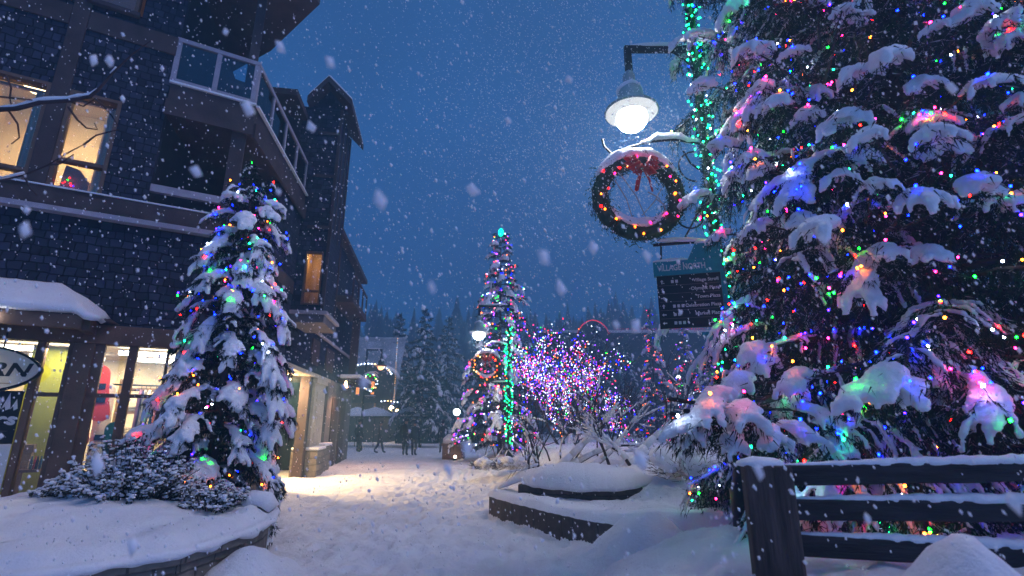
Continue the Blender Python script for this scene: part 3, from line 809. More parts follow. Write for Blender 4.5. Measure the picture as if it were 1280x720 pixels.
# armchair-high cabinet by the window
cb = thing('cabinet', F1.p(-2.6, -.6, 5.3), 'brown cabinet standing behind the lit upper window with coloured bulbs on it', 'cabinet')
def cabf(m):
    m.fbox(F1, -2.74, -2.36, -.85, -.42, 5.3, 5.86); m.prism([F1.p(-2.74, -.42, 5.862), F1.p(-2.38, -.42, 5.862), F1.p(-2.52, -.42, 6.05), F1.p(-2.72, -.42, 6.1)], F1.n * -.42)
part('cabinet_body', WOODI, cabf, par=cb)
part('knob', METAL, lambda m: m.ball(F1.p(-2.45, -.40, 5.6), .015), par=cb)
rr = random.Random(3)
light_string(F1.p(-2.6, -.35, 5.5), [F1.p(-2.68 + rr.uniform(-.06, .13), -.36, 5.55 + rr.uniform(0, .35)) for _ in range(14)], .011, 12, MIX, 'short string of coloured bulbs glowing inside the upper lit window', name='light_string')

# --- bay with the small gable
def bay_body(m):
    m.fbox(F2, 4.26, 4.50, 0.0, .24, 4.62, 10.9)          # left of the window (front wall pieces)
    m.fbox(F2, 4.26, 4.42, .24, .80, 4.62, 4.78); m.fbox(F2, 4.26, 4.42, .24, .80, 6.32, 10.9)
    m.fbox(F2, 4.26, 4.42, .72, .82, 4.78, 6.32)
    m.fbox(F2, 4.42, 5.9, .66, .82, 4.62, 10.9); m.fbox(F2, 5.74, 5.9, 0, .66, 4.62, 10.9)
part('bay_wall', SHING, bay_body, F2)
def bay_corner(m):
    m.fbox(F2, 4.22, 4.30, .78, .86, 4.6, 10.88); m.fbox(F2, 5.84, 5.92, .80, .86, 4.6, 10.88)
    for z in (7.0, 8.6, 10.0): m.fbox(F2, 4.22, 4.258, .2, .78, z, z + .09)
    for s in (4.75, 5.3): m.fbox(F2, s, s + .06, .822, .85, 6.9, 10.8)
part('bay_trim', BROWN, bay_corner)
part('bay_moulding', PALE, lambda m: (m.fbox(F2, 4.12, 6.0, .003, .98, 4.50, 4.60), m.fbox(F2, 6.0, 16, .003, .1, 4.50, 4.58)), bevel=.01)
part('bay_base', STUCCO, lambda m: (m.fbox(F2, 4.18, 5.96, .003, .9, 4.28, 4.498)), bevel=.01)
def gable(m):
    for (o0, o1) in ((-.12, .42), (.42, 1.16)):
        z0, z1 = (10.85, 11.6) if o0 < 0 else (11.6, 10.85)
        a_ = F2.p(3.9, o0, z0); b_ = F2.p(3.9, o1, z1)
        m.prism([a_, b_, b_ + V((0, 0, .2)), a_ + V((0, 0, .2))], F2.e * 2.6)
part('bay_roof', BROWN, gable)
part('bay_gable', SHING, lambda m: m.prism([F2.p(4.3, -.1, 10.86), F2.p(4.3, 1.0, 10.86), F2.p(4.3, .42, 11.55)], F2.e * .12), F2)
part('bay_roof_snow', SNOW, lambda m: [m.prism([F2.p(3.95, o0, z0 + .205), F2.p(3.95, o1, z1 + .205), F2.p(3.95, o1, z1 + .3), F2.p(3.95, o0, z0 + .3)], F2.e * 2.5) for (o0, o1, z0, z1) in ((-.1, .415, 10.9, 11.6), (.425, 1.14, 11.6, 10.86))], bevel=.03)
part('rear_roof', BROWN, lambda m: m.fbox(F2, 3.0, 4.3, -3, -.13, 10.42, 10.6))
bw_ = part('window', BROWN2, lambda m: (m.fbox(F2, 4.24, 4.40, .242, .28, 4.785, 6.315), m.fbox(F2, 4.24, 4.4, .68, .718, 4.785, 6.315), m.fbox(F2, 4.24, 4.4, .28, .68, 4.785, 4.83), m.fbox(F2, 4.24, 4.4, .28, .68, 6.27, 6.315), m.fbox(F2, 4.26, 4.38, .28, .68, 5.16, 5.20)))
part('pane', GLASS, lambda m: m.fbox(F2, 4.31, 4.316, .282, .678, 4.84, 6.26), par=bw_)
def bayroom(m):
    F = F2; a_ = [F.p(s, o, z) for z in (4.7, 6.6) for (s, o) in ((4.45, .1), (4.45, .65), (5.7, .65), (5.7, .1))]
    m.add(a_, [(0, 3, 2, 1), (4, 5, 6, 7), (1, 2, 6, 5), (2, 3, 7, 6), (3, 0, 4, 7)])
part('bay_room', ROOMW, bayroom)
lamp('POINT', F2.p(4.95, .4, 6.35), 9, (1, .55, .2), .08)
# --- base of the building along the street
def base2(m):
    m.fbox(F2, 10.3, 16, -.3, .0, 0, 3.25)
part('base_wall', STUCCO, base2)
part('base_wall', BROWN, lambda m: m.fbox(F2, .3, 4.7, -.3, -.02, 0, 3.2))
def soff(m):
    m.fbox(F2, 4.2, 10.4, -2.3, .04, 3.12, 3.24)
part('arcade_soffit', CREAM, soff)
part('arcade_wall', STUCCO, lambda m: (m.fbox(F2, 4.5, 10.4, -2.5, -2.3, 0, 3.2), m.fbox(F2, 4.45, 4.7, -2.3, -.3, 0, 3.2)))
ad = part('door', BROWN, lambda m: (m.fbox(F2, 6.9, 8.0, -2.3 + .002, -2.22, .05, 2.5), m.fbox(F2, 8.0, 8.2, -2.298, -2.2, .05, 2.6), m.fbox(F2, 6.7, 6.9, -2.298, -2.2, .05, 2.6), m.fbox(F2, 6.9, 8.0, -2.298, -2.2, 2.5, 2.6)))
part('handle', METAL, lambda m: m.fbox(F2, 7.0, 7.04, -2.22, -2.16, 1.0, 1.25), par=ad)
part('arcade_column', BROWN, lambda m: m.fbox(F2, 7.55, 7.95, -.35, -.05, 0, 3.12), bevel=.01)
def col(m):
    m.fbox(F2, 8.05, 9.7, -.4, .02, .85, 3.12); m.fbox(F2, 8.0, 9.8, -.42, .08, 2.95, 3.1)
    for z in (1.0, 1.45, 1.9, 2.35):
        m.fbox(F2, 8.35, 9.4, .02, .05, z, z + .34)
    m.fbox(F2, 8.0, 8.05, -.3, -.1, 1.0, 2.8)
part('arcade_column', CREAM, col, bevel=.008)
part('stone_pier', STONE, lambda m: (m.fbox(F2, 7.9, 9.0, -.5, .32, -.1, .80), m.fbox(F2, 9.5, 10.6, -.4, .22, -.1, .85)), 'box', bevel=.02)
part('pier_snow', SNOW, lambda m: (m.fbox(F2, 7.86, 9.05, -.5, .36, .803, .90), m.fbox(F2, 9.46, 10.65, -.4, .26, .853, .96)), bevel=.04)
for s_0 in (11.2, 13.0): part('door', BROWN, lambda m: m.fbox(F2, s_0, s_0 + 1.2, .003, .05, .0, 2.6))
for s_0, s_1 in ((7.0, 8.0), (9.2, 10.6)): part('window', BROWN, lambda m: m.fbox(F2, s_0, s_1, .003, .05, 3.5, 4.3))
def smallbalc(m):
    m.fbox(F2, 9.5, 13.5, 0, .75, 6.1, 6.35); m.fbox(F2, 9.5, 13.5, .68, .74, 7.2, 7.28)
    for s in (9.55, 10.9, 12.2, 13.4): m.fbox(F2, s, s + .07, .68, .74, 6.35, 7.2)
    m.fbox(F2, 12.6, 12.9, .3, .6, 3.2, 6.1)
part('small_balcony', BROWN, smallbalc)
part('roof', BROWN, lambda m: m.fbox(F2, 5.9, 16.2, -4, .3, 8.6, 8.8))
part('canopy', BROWN, lambda m: (m.fbox(F2, 12, 15.8, .0, .9, 3.3, 3.42)))
part('canopy_snow', SNOW, lambda m: (m.fbox(F2, 12, 15.8, .06, .92, 3.425, 3.6)), bevel=.06)
part('house_core', DARK, lambda m: (m.fbox(F2, 10.45, 16, -5, -.3, 0, 8.6), m.fbox(F2, 4.7, 10.4, -5, -2.6, 0, 8.6)))
for s_0 in (-2.25, -1.35, -.7): lamp('AREA', F1.p(s_0, -.22, 2.84), 9, (1, .8, .55), .2, F1.p(s_0, -.6, 0))  # unseen fill lamps added to brighten the snowboards and lime panel
dl = part('downlight', emit('soffit_glow', (1, .68, .34), 14), lambda m: [m.lathe(F2.p(s, -1.0, 3.05), [(.03, .06), (.09, .06), (.09, 0), (.02, 0)], 14) for s in (5.4, 7.0, 8.6)])
for s in (5.4, 7.0): lamp('AREA', F2.p(s, -.75, 3.02), 170, WARM, .25, F2.p(s - .5, 1.2, 0))
lamp('AREA', F2.p(11.0, .5, 2.9), 45, (1, .5, .25), .25, F2.p(11.5, 1.9, 0))
part('downlight', emit('wall_light_glow', (1, .55, .28), 10), lambda m: m.lathe(F2.p(11.0, .5, 2.95), [(.03, .3), (.08, .1), (.1, .04), (.02, .02)], 12))
# --- shop front
part('shop_beam', BROWN2, lambda m: (m.fbox(F1, -7, .05, -.2, .06, 2.93, 3.245)), bevel=.01)
part('shop_pillar', BROWN2, lambda m: (m.fbox(F1, -1.97, -1.70, -.2, .06, 0, 2.93), m.fbox(F1, -.3, 0.02, -.25, .06, 0, 2.93), m.fbox(F1, -2.41, -2.32, -.2, .03, 0, 2.93)), bevel=.012)
sw = part('shop_window', BROWN2, lambda m: (m.fbox(F1, -1.25, -1.13, -.14, .02, .5, 2.93), m.fbox(F1, -.72, -.68, -.12, 0, .5, 2.93), m.fbox(F1, -1.70, -1.25, -.12, 0, 2.08, 2.14), m.fbox(F1, -1.13, -.72, -.12, 0, 2.08, 2.14), m.fbox(F1, -.68, -.3, -.12, 0, 2.08, 2.14),
    m.fbox(F1, -1.70, -.3, -.14, .03, .4, .5), m.fbox(F1, -1.70, -1.57, -.12, 0, .5, 2.93), m.fbox(F1, -.34, -.3, -.12, 0, .5, 2.93)))
part('pane', GLASS, lambda m: m.fbox(F1, -1.70, -.3, -.072, -.066, .5, 2.93), par=sw)
sw2 = part('shop_window', BROWN2, lambda m: (m.fbox(F1, -2.32, -1.97, -.12, 0, 2.08, 2.14), m.fbox(F1, -2.32, -1.97, -.14, .03, .35, .45), m.fbox(F1, -2.03, -1.97, -.12, 0.01, .45, 2.93)))
part('pane', GLASS, lambda m: m.fbox(F1, -2.32, -2.03, -.072, -.066, .45, 2.93), par=sw2)
sw3 = part('shop_window', BROWN, lambda m: (m.fbox(F1, -6.9, -2.41, -.14, .03, .3, .42), m.fbox(F1, -4.4, -4.3, -.12, 0, .42, 2.93)))
part('pane', GLASS, lambda m: m.fbox(F1, -6.9, -2.41, -.072, -.066, .42, 2.93), par=sw3)
part('shop_room', SHOPW, lambda m: room(m, F1, -6.5, -.12, -.31, -3.4, .1, 2.99))
part('display_panel', LIME, lambda m: m.fbox(F1, -2.6, -1.9, -.66, -.60, .3, 2.92))
part('ceiling_light', emit('shop_strip_glow', (1, .9, .72), 9), lambda m: [m.fbox(F1, s, s + 1.1, o, o + .12, 2.86, 2.93) for (s, o) in ((-3.1, -.95), (-1.5, -.9), (-1.4, -2.0), (-3.0, -2.2), (-4.6, -1.6))])
for (s, o, p_) in ((-2.5, -.95, 30), (-.95, -1.0, 34), (-1.0, -2.2, 40), (-3.6, -1.8, 40), (-2.0, -2.4, 34)): lamp('AREA', F1.p(s, o, 2.84), p_, (1, .78, .5), .5, F1.p(s, o - .35, 0))
# porch roof over the shop entrance
def porch(m):
    a_, b_, c_, d_ = F1.p(-7, 0, 3.86), F1.p(-2.3, 0, 3.86), F1.p(-1.75, .75, 3.30), F1.p(-7, .75, 3.30)
    e_ = F1.p(-1.45, 0, 3.27)
    lo = [F1.p(-7, 0, 3.26), F1.p(-1.45, 0, 3.26), F1.p(-1.75, .75, 3.26), F1.p(-7, .75, 3.26)]
    m.add([a_, b_, c_, d_, e_] + lo, [(0, 3, 2, 1), (1, 2, 4), (5, 6, 7, 8), (3, 8, 7, 2), (2, 7, 6, 4)])
part('porch_roof', BROWN, porch)
part('porch_fascia', BROWN2, lambda m: (m.fbox(F1, -7, -1.8, .62, .74, 3.06, 3.258), m.fbox(F1, -1.85, -1.72, .0, .62, 3.06, 3.258)))
def porchsnow(m):
    nS = 60; nO = 12; b = len(m.v)
    for i in range(nS + 1):
        s = -7 + (5.42) * i / nS
        for j in range(nO + 1):
            o = .82 * j / nO
            hip = min(1, max(0, (-1.48 - .36 * o - s) / .80))
            z = 3.27 + .52 * min(hip, 1 - o / .82 * .93) + .06 * min(1, (1 - j / nO) * 3 + .4) * min(1, hip * 4 + .3) + .03 * nz(s * 3, o * 3, 1.3, 4)
            if i == nS or j == nO: z -= .05
            m.v.append(F1.p(s, o + .02 * nz(s, 0, 5), z + .03))
    for i in range(nS):
        for j in range(nO):
            q = b + i * (nO + 1) + j
            m.face([q, q + 1, q + nO + 2, q + nO + 1])
o = part('porch_snow', SNOW, porchsnow, smooth=True)
sd_ = o.modifiers.new('t', 'SOLIDIFY'); sd_.thickness = -.07; sd_.offset = 1

# ------------------------------------------------------------------ shop signs, lamps and goods
SG = thing('shop_sign', F1.p(-3.07, .15, 2.1), 'ivory oval hanging sign with dark rim and dark block letters over the shop entrance', 'sign')
def oval(m, a_, b_, o0, o1):
    pts = []
    for i in range(48):
        t = 2 * pi * i / 48; c_ = cos(t); s_ = sin(t)
        pts.append(F1.p(-3.07 + a_ * abs(c_) ** .9 * (1 if c_ > 0 else -1), o0, 2.45 + b_ * s_ * (abs(s_) ** .25)))
    m.prism(pts, F1.n * (o1 - o0))
part('sign_rim', BLACK, lambda m: oval(m, .83, .36, .11, .18), par=SG)
part('sign_board', IVORY, lambda m: oval(m, .79, .325, .181, .205), par=SG)
text('lettering', 'RN', .27, F1.p(-2.86, .207, 2.36), F1.e, (0, 0, 1), BLACK, SG, shear=.25, bold=.008, sx=1.25)
part('underline', CARTON, lambda m: m.fbox(F1, -3.1, -2.55, .2055, .209, 2.24, 2.255), par=SG)
part('hanger', METAL, lambda m: (m.tube([F1.p(-3.4, .145, 2.75), F1.p(-3.4, .145, 3.06)], .012), m.tube([F1.p(-2.75, .145, 2.72), F1.p(-2.75, .145, 3.06)], .012)), par=SG)
BN = thing('banner', F1.p(-3.2, .02, .4), 'black and white poster with a white mountain emblem and lettering on the shop front', 'poster')
def pxs(px, py, o): return F1.pix(px, py, o)
part('lower_sheet', WHITEB, lambda m: m.fbox(F1, -3.7, -2.42, .035, .045, .3, 1.378), par=BN)
part('upper_sheet', BLACKP, lambda m: m.fbox(F1, -3.7, -2.42, .035, .047, 1.38, 2.15), par=BN)
text('lettering', 'Jones', .235, F1.p(-2.44, .049, 1.66), F1.e, (0, 0, 1), WHITEP, BN, align='RIGHT', bold=.01)
def peak(m):
    for (x, hgt, w_) in ((-2.68, .20, .10), (-2.58, .26, .11), (-2.49, .17, .09)):
        m.prism([F1.p(x - w_ * .5, .0475, 1.87), F1.p(x - w_ * .15, .0475, 1.92), F1.p(x + .0, .0475, 1.86), F1.p(x + w_ * .45, .0475, 1.89), F1.p(x + .01, .0475, 1.86 + hgt)], F1.n * .003)
part('emblem', WHITEP, peak, par=BN)
part('printed_line', GREYB, lambda m: (m.fbox(F1, -3.3, -2.5, .048, .050, 1.56, 1.567)), par=BN)
GL = thing('wall_lamp', F1.p(-2.85, .6, 2.9), 'round white globe lamp on a dark bracket under the porch roof', 'lamp')
part('globe', emit('globe_glow', (.93, .97, 1.0), 6), lambda m: m.ball(F1.p(-2.78, .80, 3.16), .07, 16), smooth=True, par=GL)
part('bracket', METAL, lambda m: (m.tube([F1.p(-2.78, .74, 3.32), F1.p(-2.78, .80, 3.30), F1.p(-2.78, .80, 3.24)], .014), m.lathe(F1.p(-2.78, .80, 3.215), [(.05, 0), (.05, .03), (.02, .05)], 12), m.tube([F1.p(-2.78, .80, 3.10), F1.p(-2.78, .8, 2.98)], .018)), par=GL)
S2 = thing('spot_lamp', F1.p(-2.86, .55, 2.9), 'small bright spot lamp above the oval sign', 'lamp')
part('lamp_head', METAL, lambda m: m.tube([F1.p(-2.80, .62, 2.99), F1.p(-2.80, .66, 2.90)], [.06, .075], 12), par=S2)
part('lens', emit('spot_glow', (1, .9, .7), 8), lambda m: m.ball(F1.p(-2.80, .668, 2.885), .055, 12), par=S2)
lamp('SPOT', F1.p(-2.80, .70, 2.86), 14, (1, .85, .6), .05, F1.p(-3.0, .5, 2.4), radians(110))

def board(label, mat, px, pyt, pyb, o, wd, lean=.0, mat2=None):
    s0, zt = F1.pix(px[0], pyt, o); s1, zb = F1.pix(px[1], pyb, o)
    t = thing('snowboard', F1.p(s1, o, zb), label, 'snowboard')
    m = MB(); L = zt - zb; pts = []
    n = 14
    for i in range(n + 1):
        a_ = pi * i / n; pts.append((cos(a_) * wd, L - wd + sin(a_) * wd))
    for k in range(1, 6): pts.append((-wd * (1 - .13 * sin(pi * k / 6)), (L - wd) - (L - 2 * wd) * k / 6))
    for i in range(n + 1):
        a_ = pi + pi * i / n; pts.append((cos(a_) * wd, wd + sin(a_) * wd))
    for k in range(1, 6): pts.append((wd * (1 - .13 * sin(pi * k / 6)), wd + (L - 2 * wd) * k / 6))
    def P(x, z, oo): 
        f = z / L; return F1.p(s1 + (s0 - s1) * f + x, o + oo - .14 * f - lean * f, zb + z)
    m.prism([P(x, z, 0) for x, z in pts], F1.n * .018)
    m.build('deck', mat, t, bevel=.004)
    b_ = MB()
    for zz in (.38, .62): b_.box(P(-wd * .5, L * zz - .05, .02), F1.e * wd, F1.n * .012, V((0, 0, .09)))
    b_.build('graphic_patch', mat2 or BLACK, t)
    return t
board('red snowboard standing upright in the shop window', REDC, (124, 124), 455, 527, -.42, .145)
board('second red snowboard, lower and half hidden beside the pillar', REDC, (104, 98), 492, 560, -.5, .13)
board('white snowboard leaning behind the red one in the shop window', WHITEB, (133, 118), 478, 590, -.62, .14)
board('teal blue snowboard standing low in the shop window', TEALB, (143, 133), 527, 605, -.33, .135)
RK = thing('clothes_rack', F1.p(-1.0, -1.1, .1), 'rail of hanging clothes inside the shop window', 'rack')
part('rail', METAL, lambda m: (m.tube([F1.p(-1.6, -1.1, 2.35), F1.p(-.35, -1.1, 2.35)], .018), [m.tube([F1.p(s, -1.1, .12), F1.p(s, -1.1, 2.35)], .02) for s in (-1.6, -.35)]), par=RK)
GM = [plain('garment_%s' % n, c, .9, .25, 6, .2) for n, c in (('plum', (.16, .08, .14)), ('grey', (.22, .21, .2)), ('cream', (.5, .42, .33)), ('navy', (.04, .06, .14)), ('rust', (.4, .12, .06)))]
for i in range(11):
    s = -1.1 + i * .068
    if i % 4 == 3: s += .02
    g_ = thing('hanging_jacket', F1.p(s, -1.1, 1.4), '%s jacket hanging on the shop rail, number %d from the window side pillar' % (('plum', 'grey', 'cream', 'navy', 'rust')[i % 5], i + 1), 'jacket', 'jackets hanging on the shop rail')
    g_['label'] = 'jacket hanging in the row on the shop rail behind glass'
    part('jacket_body', GM[i % 5], lambda m: (m.prism([F1.p(s - .02, -1.3, 1.45), F1.p(s - .02, -.9, 1.45), F1.p(s - .02, -.93, 2.12), F1.p(s - .02, -1.05, 2.27), F1.p(s - .02, -1.15, 2.27), F1.p(s - .02, -1.27, 2.12)], F1.e * .042)), par=g_, bevel=.015)
    part('hanger', METAL, lambda m: m.tube([F1.p(s, -1.1, 2.27), F1.p(s, -1.1, 2.36)], .006), par=g_)
SH = thing('shelf_unit', F1.p(-.5, -1.9, .1), 'shelving with folded goods along the back of the shop', 'shelf')
part('shelf', WOODI, lambda m: [m.fbox(F1, -1.5, -.2, -2.4, -1.9, z, z + .04) for z in (.5, .95, 1.4, 1.85, 2.3)], par=SH)
part('side_panel', WOODI, lambda m: (m.fbox(F1, -1.55, -1.5, -2.4, -1.9, .1, 2.5), m.fbox(F1, -.2, -.15, -2.4, -1.9, .1, 2.5)), par=SH)
rs_ = random.Random(5)
for zi, z in enumerate((.54, .99, 1.44, 1.89)):
    for k in range(4):
        s = -1.42 + k * .31; hgt = rs_.uniform(.12, .33)
        q = MB(); n_ = int(hgt / .05)
        for j in range(n_): q.fbox(F1, s + rs_.uniform(-.01, .01), s + .24, -2.3, -1.95, z + j * .05, z + j * .05 + .045)
        tag(q.build('folded_stack', rs_.choice(GM), bevel=.012), 'stack of folded clothes on the shop shelving', 'clothes', 'folded clothes on the shop shelves')
GS = thing('goods_stand', F1.p(-2.25, -.4, .1), 'small stand with boxes and bottles by the lime panel in the shop window', 'stand')
part('stand_top', WOODI, lambda m: (m.fbox(F1, -2.37, -2.1, -.5, -.2, .95, .99), m.fbox(F1, -2.37, -2.1, -.5, -.2, .5, .54), m.fbox(F1, -2.37, -2.34, -.5, -.2, .1, .95)), par=GS)
for k in range(3):
    tag(part('carton', CARTON, lambda m: m.fbox(F1, -2.36, -2.26 + .02 * k, -.5, -.36, 1.34 + k * .14, 1.44 + k * .14), par=None) if 0 else MB().build('x', CARTON), 'x', 'x') if 0 else None
for k, (nm, z) in enumerate((('lowest', .992), ('middle', 1.115), ('upper', 1.237))):
    q = MB(); q.fbox(F1, -2.36, -2.27 + .012 * k, -.5, -.36, z, z + .12)
    tag(q.build('carton', CARTON, bevel=.005), '%s cardboard carton stacked on the small stand by the lime panel' % nm, 'carton')
for k in range(4):
    q = MB(); q.lathe(F1.p(-2.22 + k * .035, -.27 - .03 * (k % 2), .992), [(.017, 0), (.018, .12), (.008, .16), (.008, .19)], 10)
    tag(q.build('bottle', (TEALB, REDC, BLACK, TEALB)[k], smooth=True), 'small bottle standing on the little stand by the lime panel', 'bottle', 'bottles on the shop stand')

# ------------------------------------------------------------------ left planter
PL = thing('stone_planter', (-3.1, 7.0, 0), 'low stone planter wall under thick snow in front of the shop', 'planter')
pw = [(-7.2, 3.6), (-5.2, 3.95), (-3.7, 4.35), (-3.05, 5.05), (-2.88, 5.9), (-3.02, 6.75), (-3.2, 7.15), (-3.75, 7.75), (-4.3, 8.6), (-5.0, 8.95), (-6.1, 8.5), (-7.4, 7.75)]
def wallrun(m, pts, z0, z1, th, inner=True, cap=0, mat=0):
    n = len(pts); P = [V((p[0], p[1], 0)) for p in pts]; off = []
    for i in range(n):
        d = (P[min(i + 1, n - 1)] - P[max(0, i - 1)]).normalized(); off.append(V((-d.y, d.x, 0)))
    for i in range(n - 1):
        a_, b_ = P[i], P[i + 1]; c_, d_ = b_ + off[i + 1] * th, a_ + off[i] * th
        m.prism([a_ + V((0, 0, z0)), b_ + V((0, 0, z0)), c_ + V((0, 0, z0)), d_ + V((0, 0, z0))], V((0, 0, z1 - z0)), mat)
part('stone_wall', STONE, lambda m: wallrun(m, pw[1:9], -.2, .44, .28), 'box', par=PL, bevel=.02)
def capst(m):
    P = pw[1:9]; wallrun(m, [(x * 1.0 + (.05 if x > -3.3 else 0), y - .03) for x, y in P], .442, .53, .36)
part('cap_stone', STONE, capst, 'box', par=PL, bevel=.015)
def in_poly(x, y, P):
    c = False; n = len(P)
    for i in range(n):
        x1, y1 = P[i]; x2, y2 = P[(i + 1) % n]
        if (y1 > y) != (y2 > y) and x < (x2 - x1) * (y - y1) / (y2 - y1) + x1: c = not c
    return c
def dist_poly(x, y, P):
    best = 9
    for (ax, ay), (bx, by) in zip(P, P[1:] + P[:1]):
        dx, dy = bx - ax, by - ay; t = max(0, min(1, ((x - ax) * dx + (y - ay) * dy) / (dx * dx + dy * dy)))
        best = min(best, sqrt((ax + dx * t - x) ** 2 + (ay + dy * t - y) ** 2))
    return best
def pz(x, y, d):
    z = .56 + .12 * sm(-.05, .25, d) + .14 * sm(.1, 1.6, d) + .05 * nz(x, y, 1.2, 6) * sm(0, .5, d) + .03 * nz(x, y, 2.8, 2) * sm(-.05, .3, d) + .012 * nz(x, y, 8, 1)
    z += .04 * nz(x, y, 4.0, 11) * sm(-.05, .25, d) + .014 * nz(x, y, 13, 7)
    return z - .10 * exp(-((x + 3.6) / .5) ** 2 - ((y - 6.3) / .5) ** 2) * sm(.1, .5, d)
def psnow(m):
    # rim that lips over the stone
    per = []
    for a_, b_ in zip(pw, pw[1:]):
        n_ = max(2, int((V(b_) - V(a_)).length / .035))
        for k in range(n_): per.append(V((*a_, 0)).lerp(V((*b_, 0)), k / n_))
    per.append(V((*pw[-1], 0)))
    for _ in range(6): per = [per[0]] + [(per[i - 1] + per[i] * 2 + per[i + 1]) / 4 for i in range(1, len(per) - 1)] + [per[-1]]
    offs = [-.07, -.105, -.115, -.10, -.06, 0, .05, .1, .16, .23, .31, .4, .5, .6]; K = len(offs); b = len(m.v)
    for i, p in enumerate(per):
        d_ = (per[min(i + 1, len(per) - 1)] - per[max(i - 1, 0)]).normalized(); inn = V((-d_.y, d_.x, 0))
        wv = .035 * nz(p.x, p.y, 2.4, 3) + .03 * nz(p.x, p.y, 7, 3); dp = .07 + .06 * nz(p.x, p.y, 3.1, 9) + .03 * nz(p.x, p.y, 9, 2)
        for j, o_ in enumerate(offs):
            oo = o_ + wv * (1 if o_ < .05 else max(0, 1 - o_ * 3)); q = p + inn * oo
            z = pz(q.x, q.y, max(o_, 0))
            if j < 5: z = .565 - (dp, dp * .8, dp * .3, -.01, -.03)[j] * 1.0
            m.v.append(V((q.x, q.y, z)))
    for i in range(len(per) - 1):
        for j in range(K - 1):
            q = b + i * K + j; m.face([q, q + K, q + K + 1, q + 1])
    st = .05; x0, x1, y0, y1 = -7.6, -2.6, 3.3, 9.2; idx = {}
    for j in range(int((y1 - y0) / st) + 1):
        for i in range(int((x1 - x0) / st) + 1):
            x = x0 + i * st; y = y0 + j * st
            if not in_poly(x, y, pw): continue
            d = dist_poly(x, y, pw)
            if d < .42: continue
            idx[(i, j)] = len(m.v); m.v.append(V((x, y, pz(x, y, d) - .004)))
    for (i, j), q in list(idx.items()):
        k = [idx.get((i + 1, j)), idx.get((i + 1, j + 1)), idx.get((i, j + 1))]
        if None not in k: m.face([q] + k)
part('snow_cover', SNOW, psnow, par=PL, smooth=True)

# leafy shrub beside the shop
def leafy(loc, rx, ry, hgt, n, label, seed, snowp=.4, lsize=.06):
    rs = R.getstate(); R.seed(seed)
    t = thing('shrub', loc, label, 'shrub'); st = MB(); lf = MB(); sn = MB(); loc = V(loc)
    for k in range(int(n)):
        a_ = R.uniform(0, 2 * pi); rad = sqrt(R.random()); hh = hgt * (1 - .55 * rad ** 2) * R.uniform(.45, 1.05)
        tip = loc + V((cos(a_) * rx * rad, sin(a_) * ry * rad, hh))
        b0 = loc + V((cos(a_) * rx * rad * .3, sin(a_) * ry * rad * .3, -.1)); mid = b0.lerp(tip, .55) + V((0, 0, .08)) + rv(.05)
        st.tube([b0, mid, tip], [.009, .006, .003], 4, cap=False)
        for q in range(R.randint(9, 15)):
            u = R.uniform(.45, 1.0); p = (b0.lerp(mid, u / .55) if u < .55 else mid.lerp(tip, (u - .55) / .45))
            d = V((R.uniform(-1, 1), R.uniform(-1, 1), R.uniform(-1.0, .2))).normalized(); sd2 = d.cross(V((0, 0, 1)))
            if sd2.length < .1: continue
            sd2.normalize(); l = lsize * R.uniform(.7, 1.3); w2 = l * .2; up = d.cross(sd2) * -.2 * l
            if up.z < 0: up = -up
            b = len(lf.v)
            lf.v.extend([p, p + d * l * .45 + sd2 * w2 + up, p + d * l, p + d * l * .45 - sd2 * w2 + up]); lf.face([b, b + 1, b + 2, b + 3])
            if R.random() < snowp:
                c_ = p + d * l * .4 + V((0, 0, .012 + up.z))
                sn.ball(c_, l * R.uniform(.22, .5), 6, sq=(1.2, 1, .55))
    st.build('stem', BARK, t)['kind'] = 'stuff'
    lf.build('foliage', LEAF, t)
    if sn.v: o = sn.build('snow_cover', SNOW, t, True); o['kind'] = 'stuff'
    R.setstate(rs); return t
leafy((-4.7, 6.5, .66), .85, .6, .92, 330, 'leafy snow-dusted shrub at the foot of the lit spruce by the shop', 31, .72)
leafy((-5.5, 6.75, .72), .5, .45, .38, 110, 'lower leafy shrub in snow under the shop window', 32, .6)
leafy((-3.75, 6.75, .62), .5, .4, .36, 120, 'dark twiggy shrub at the planter corner under the spruce', 33, .6, .05)
part('snow_clump', SNOW, lambda m: (pad(m, [V((-3.45, 6.9, .66)), V((-3.35, 6.95, .72)), V((-3.2, 6.98, .70)), V((-3.1, 7.0, .60))], .17, .15, 12)), par=PL, smooth=True)

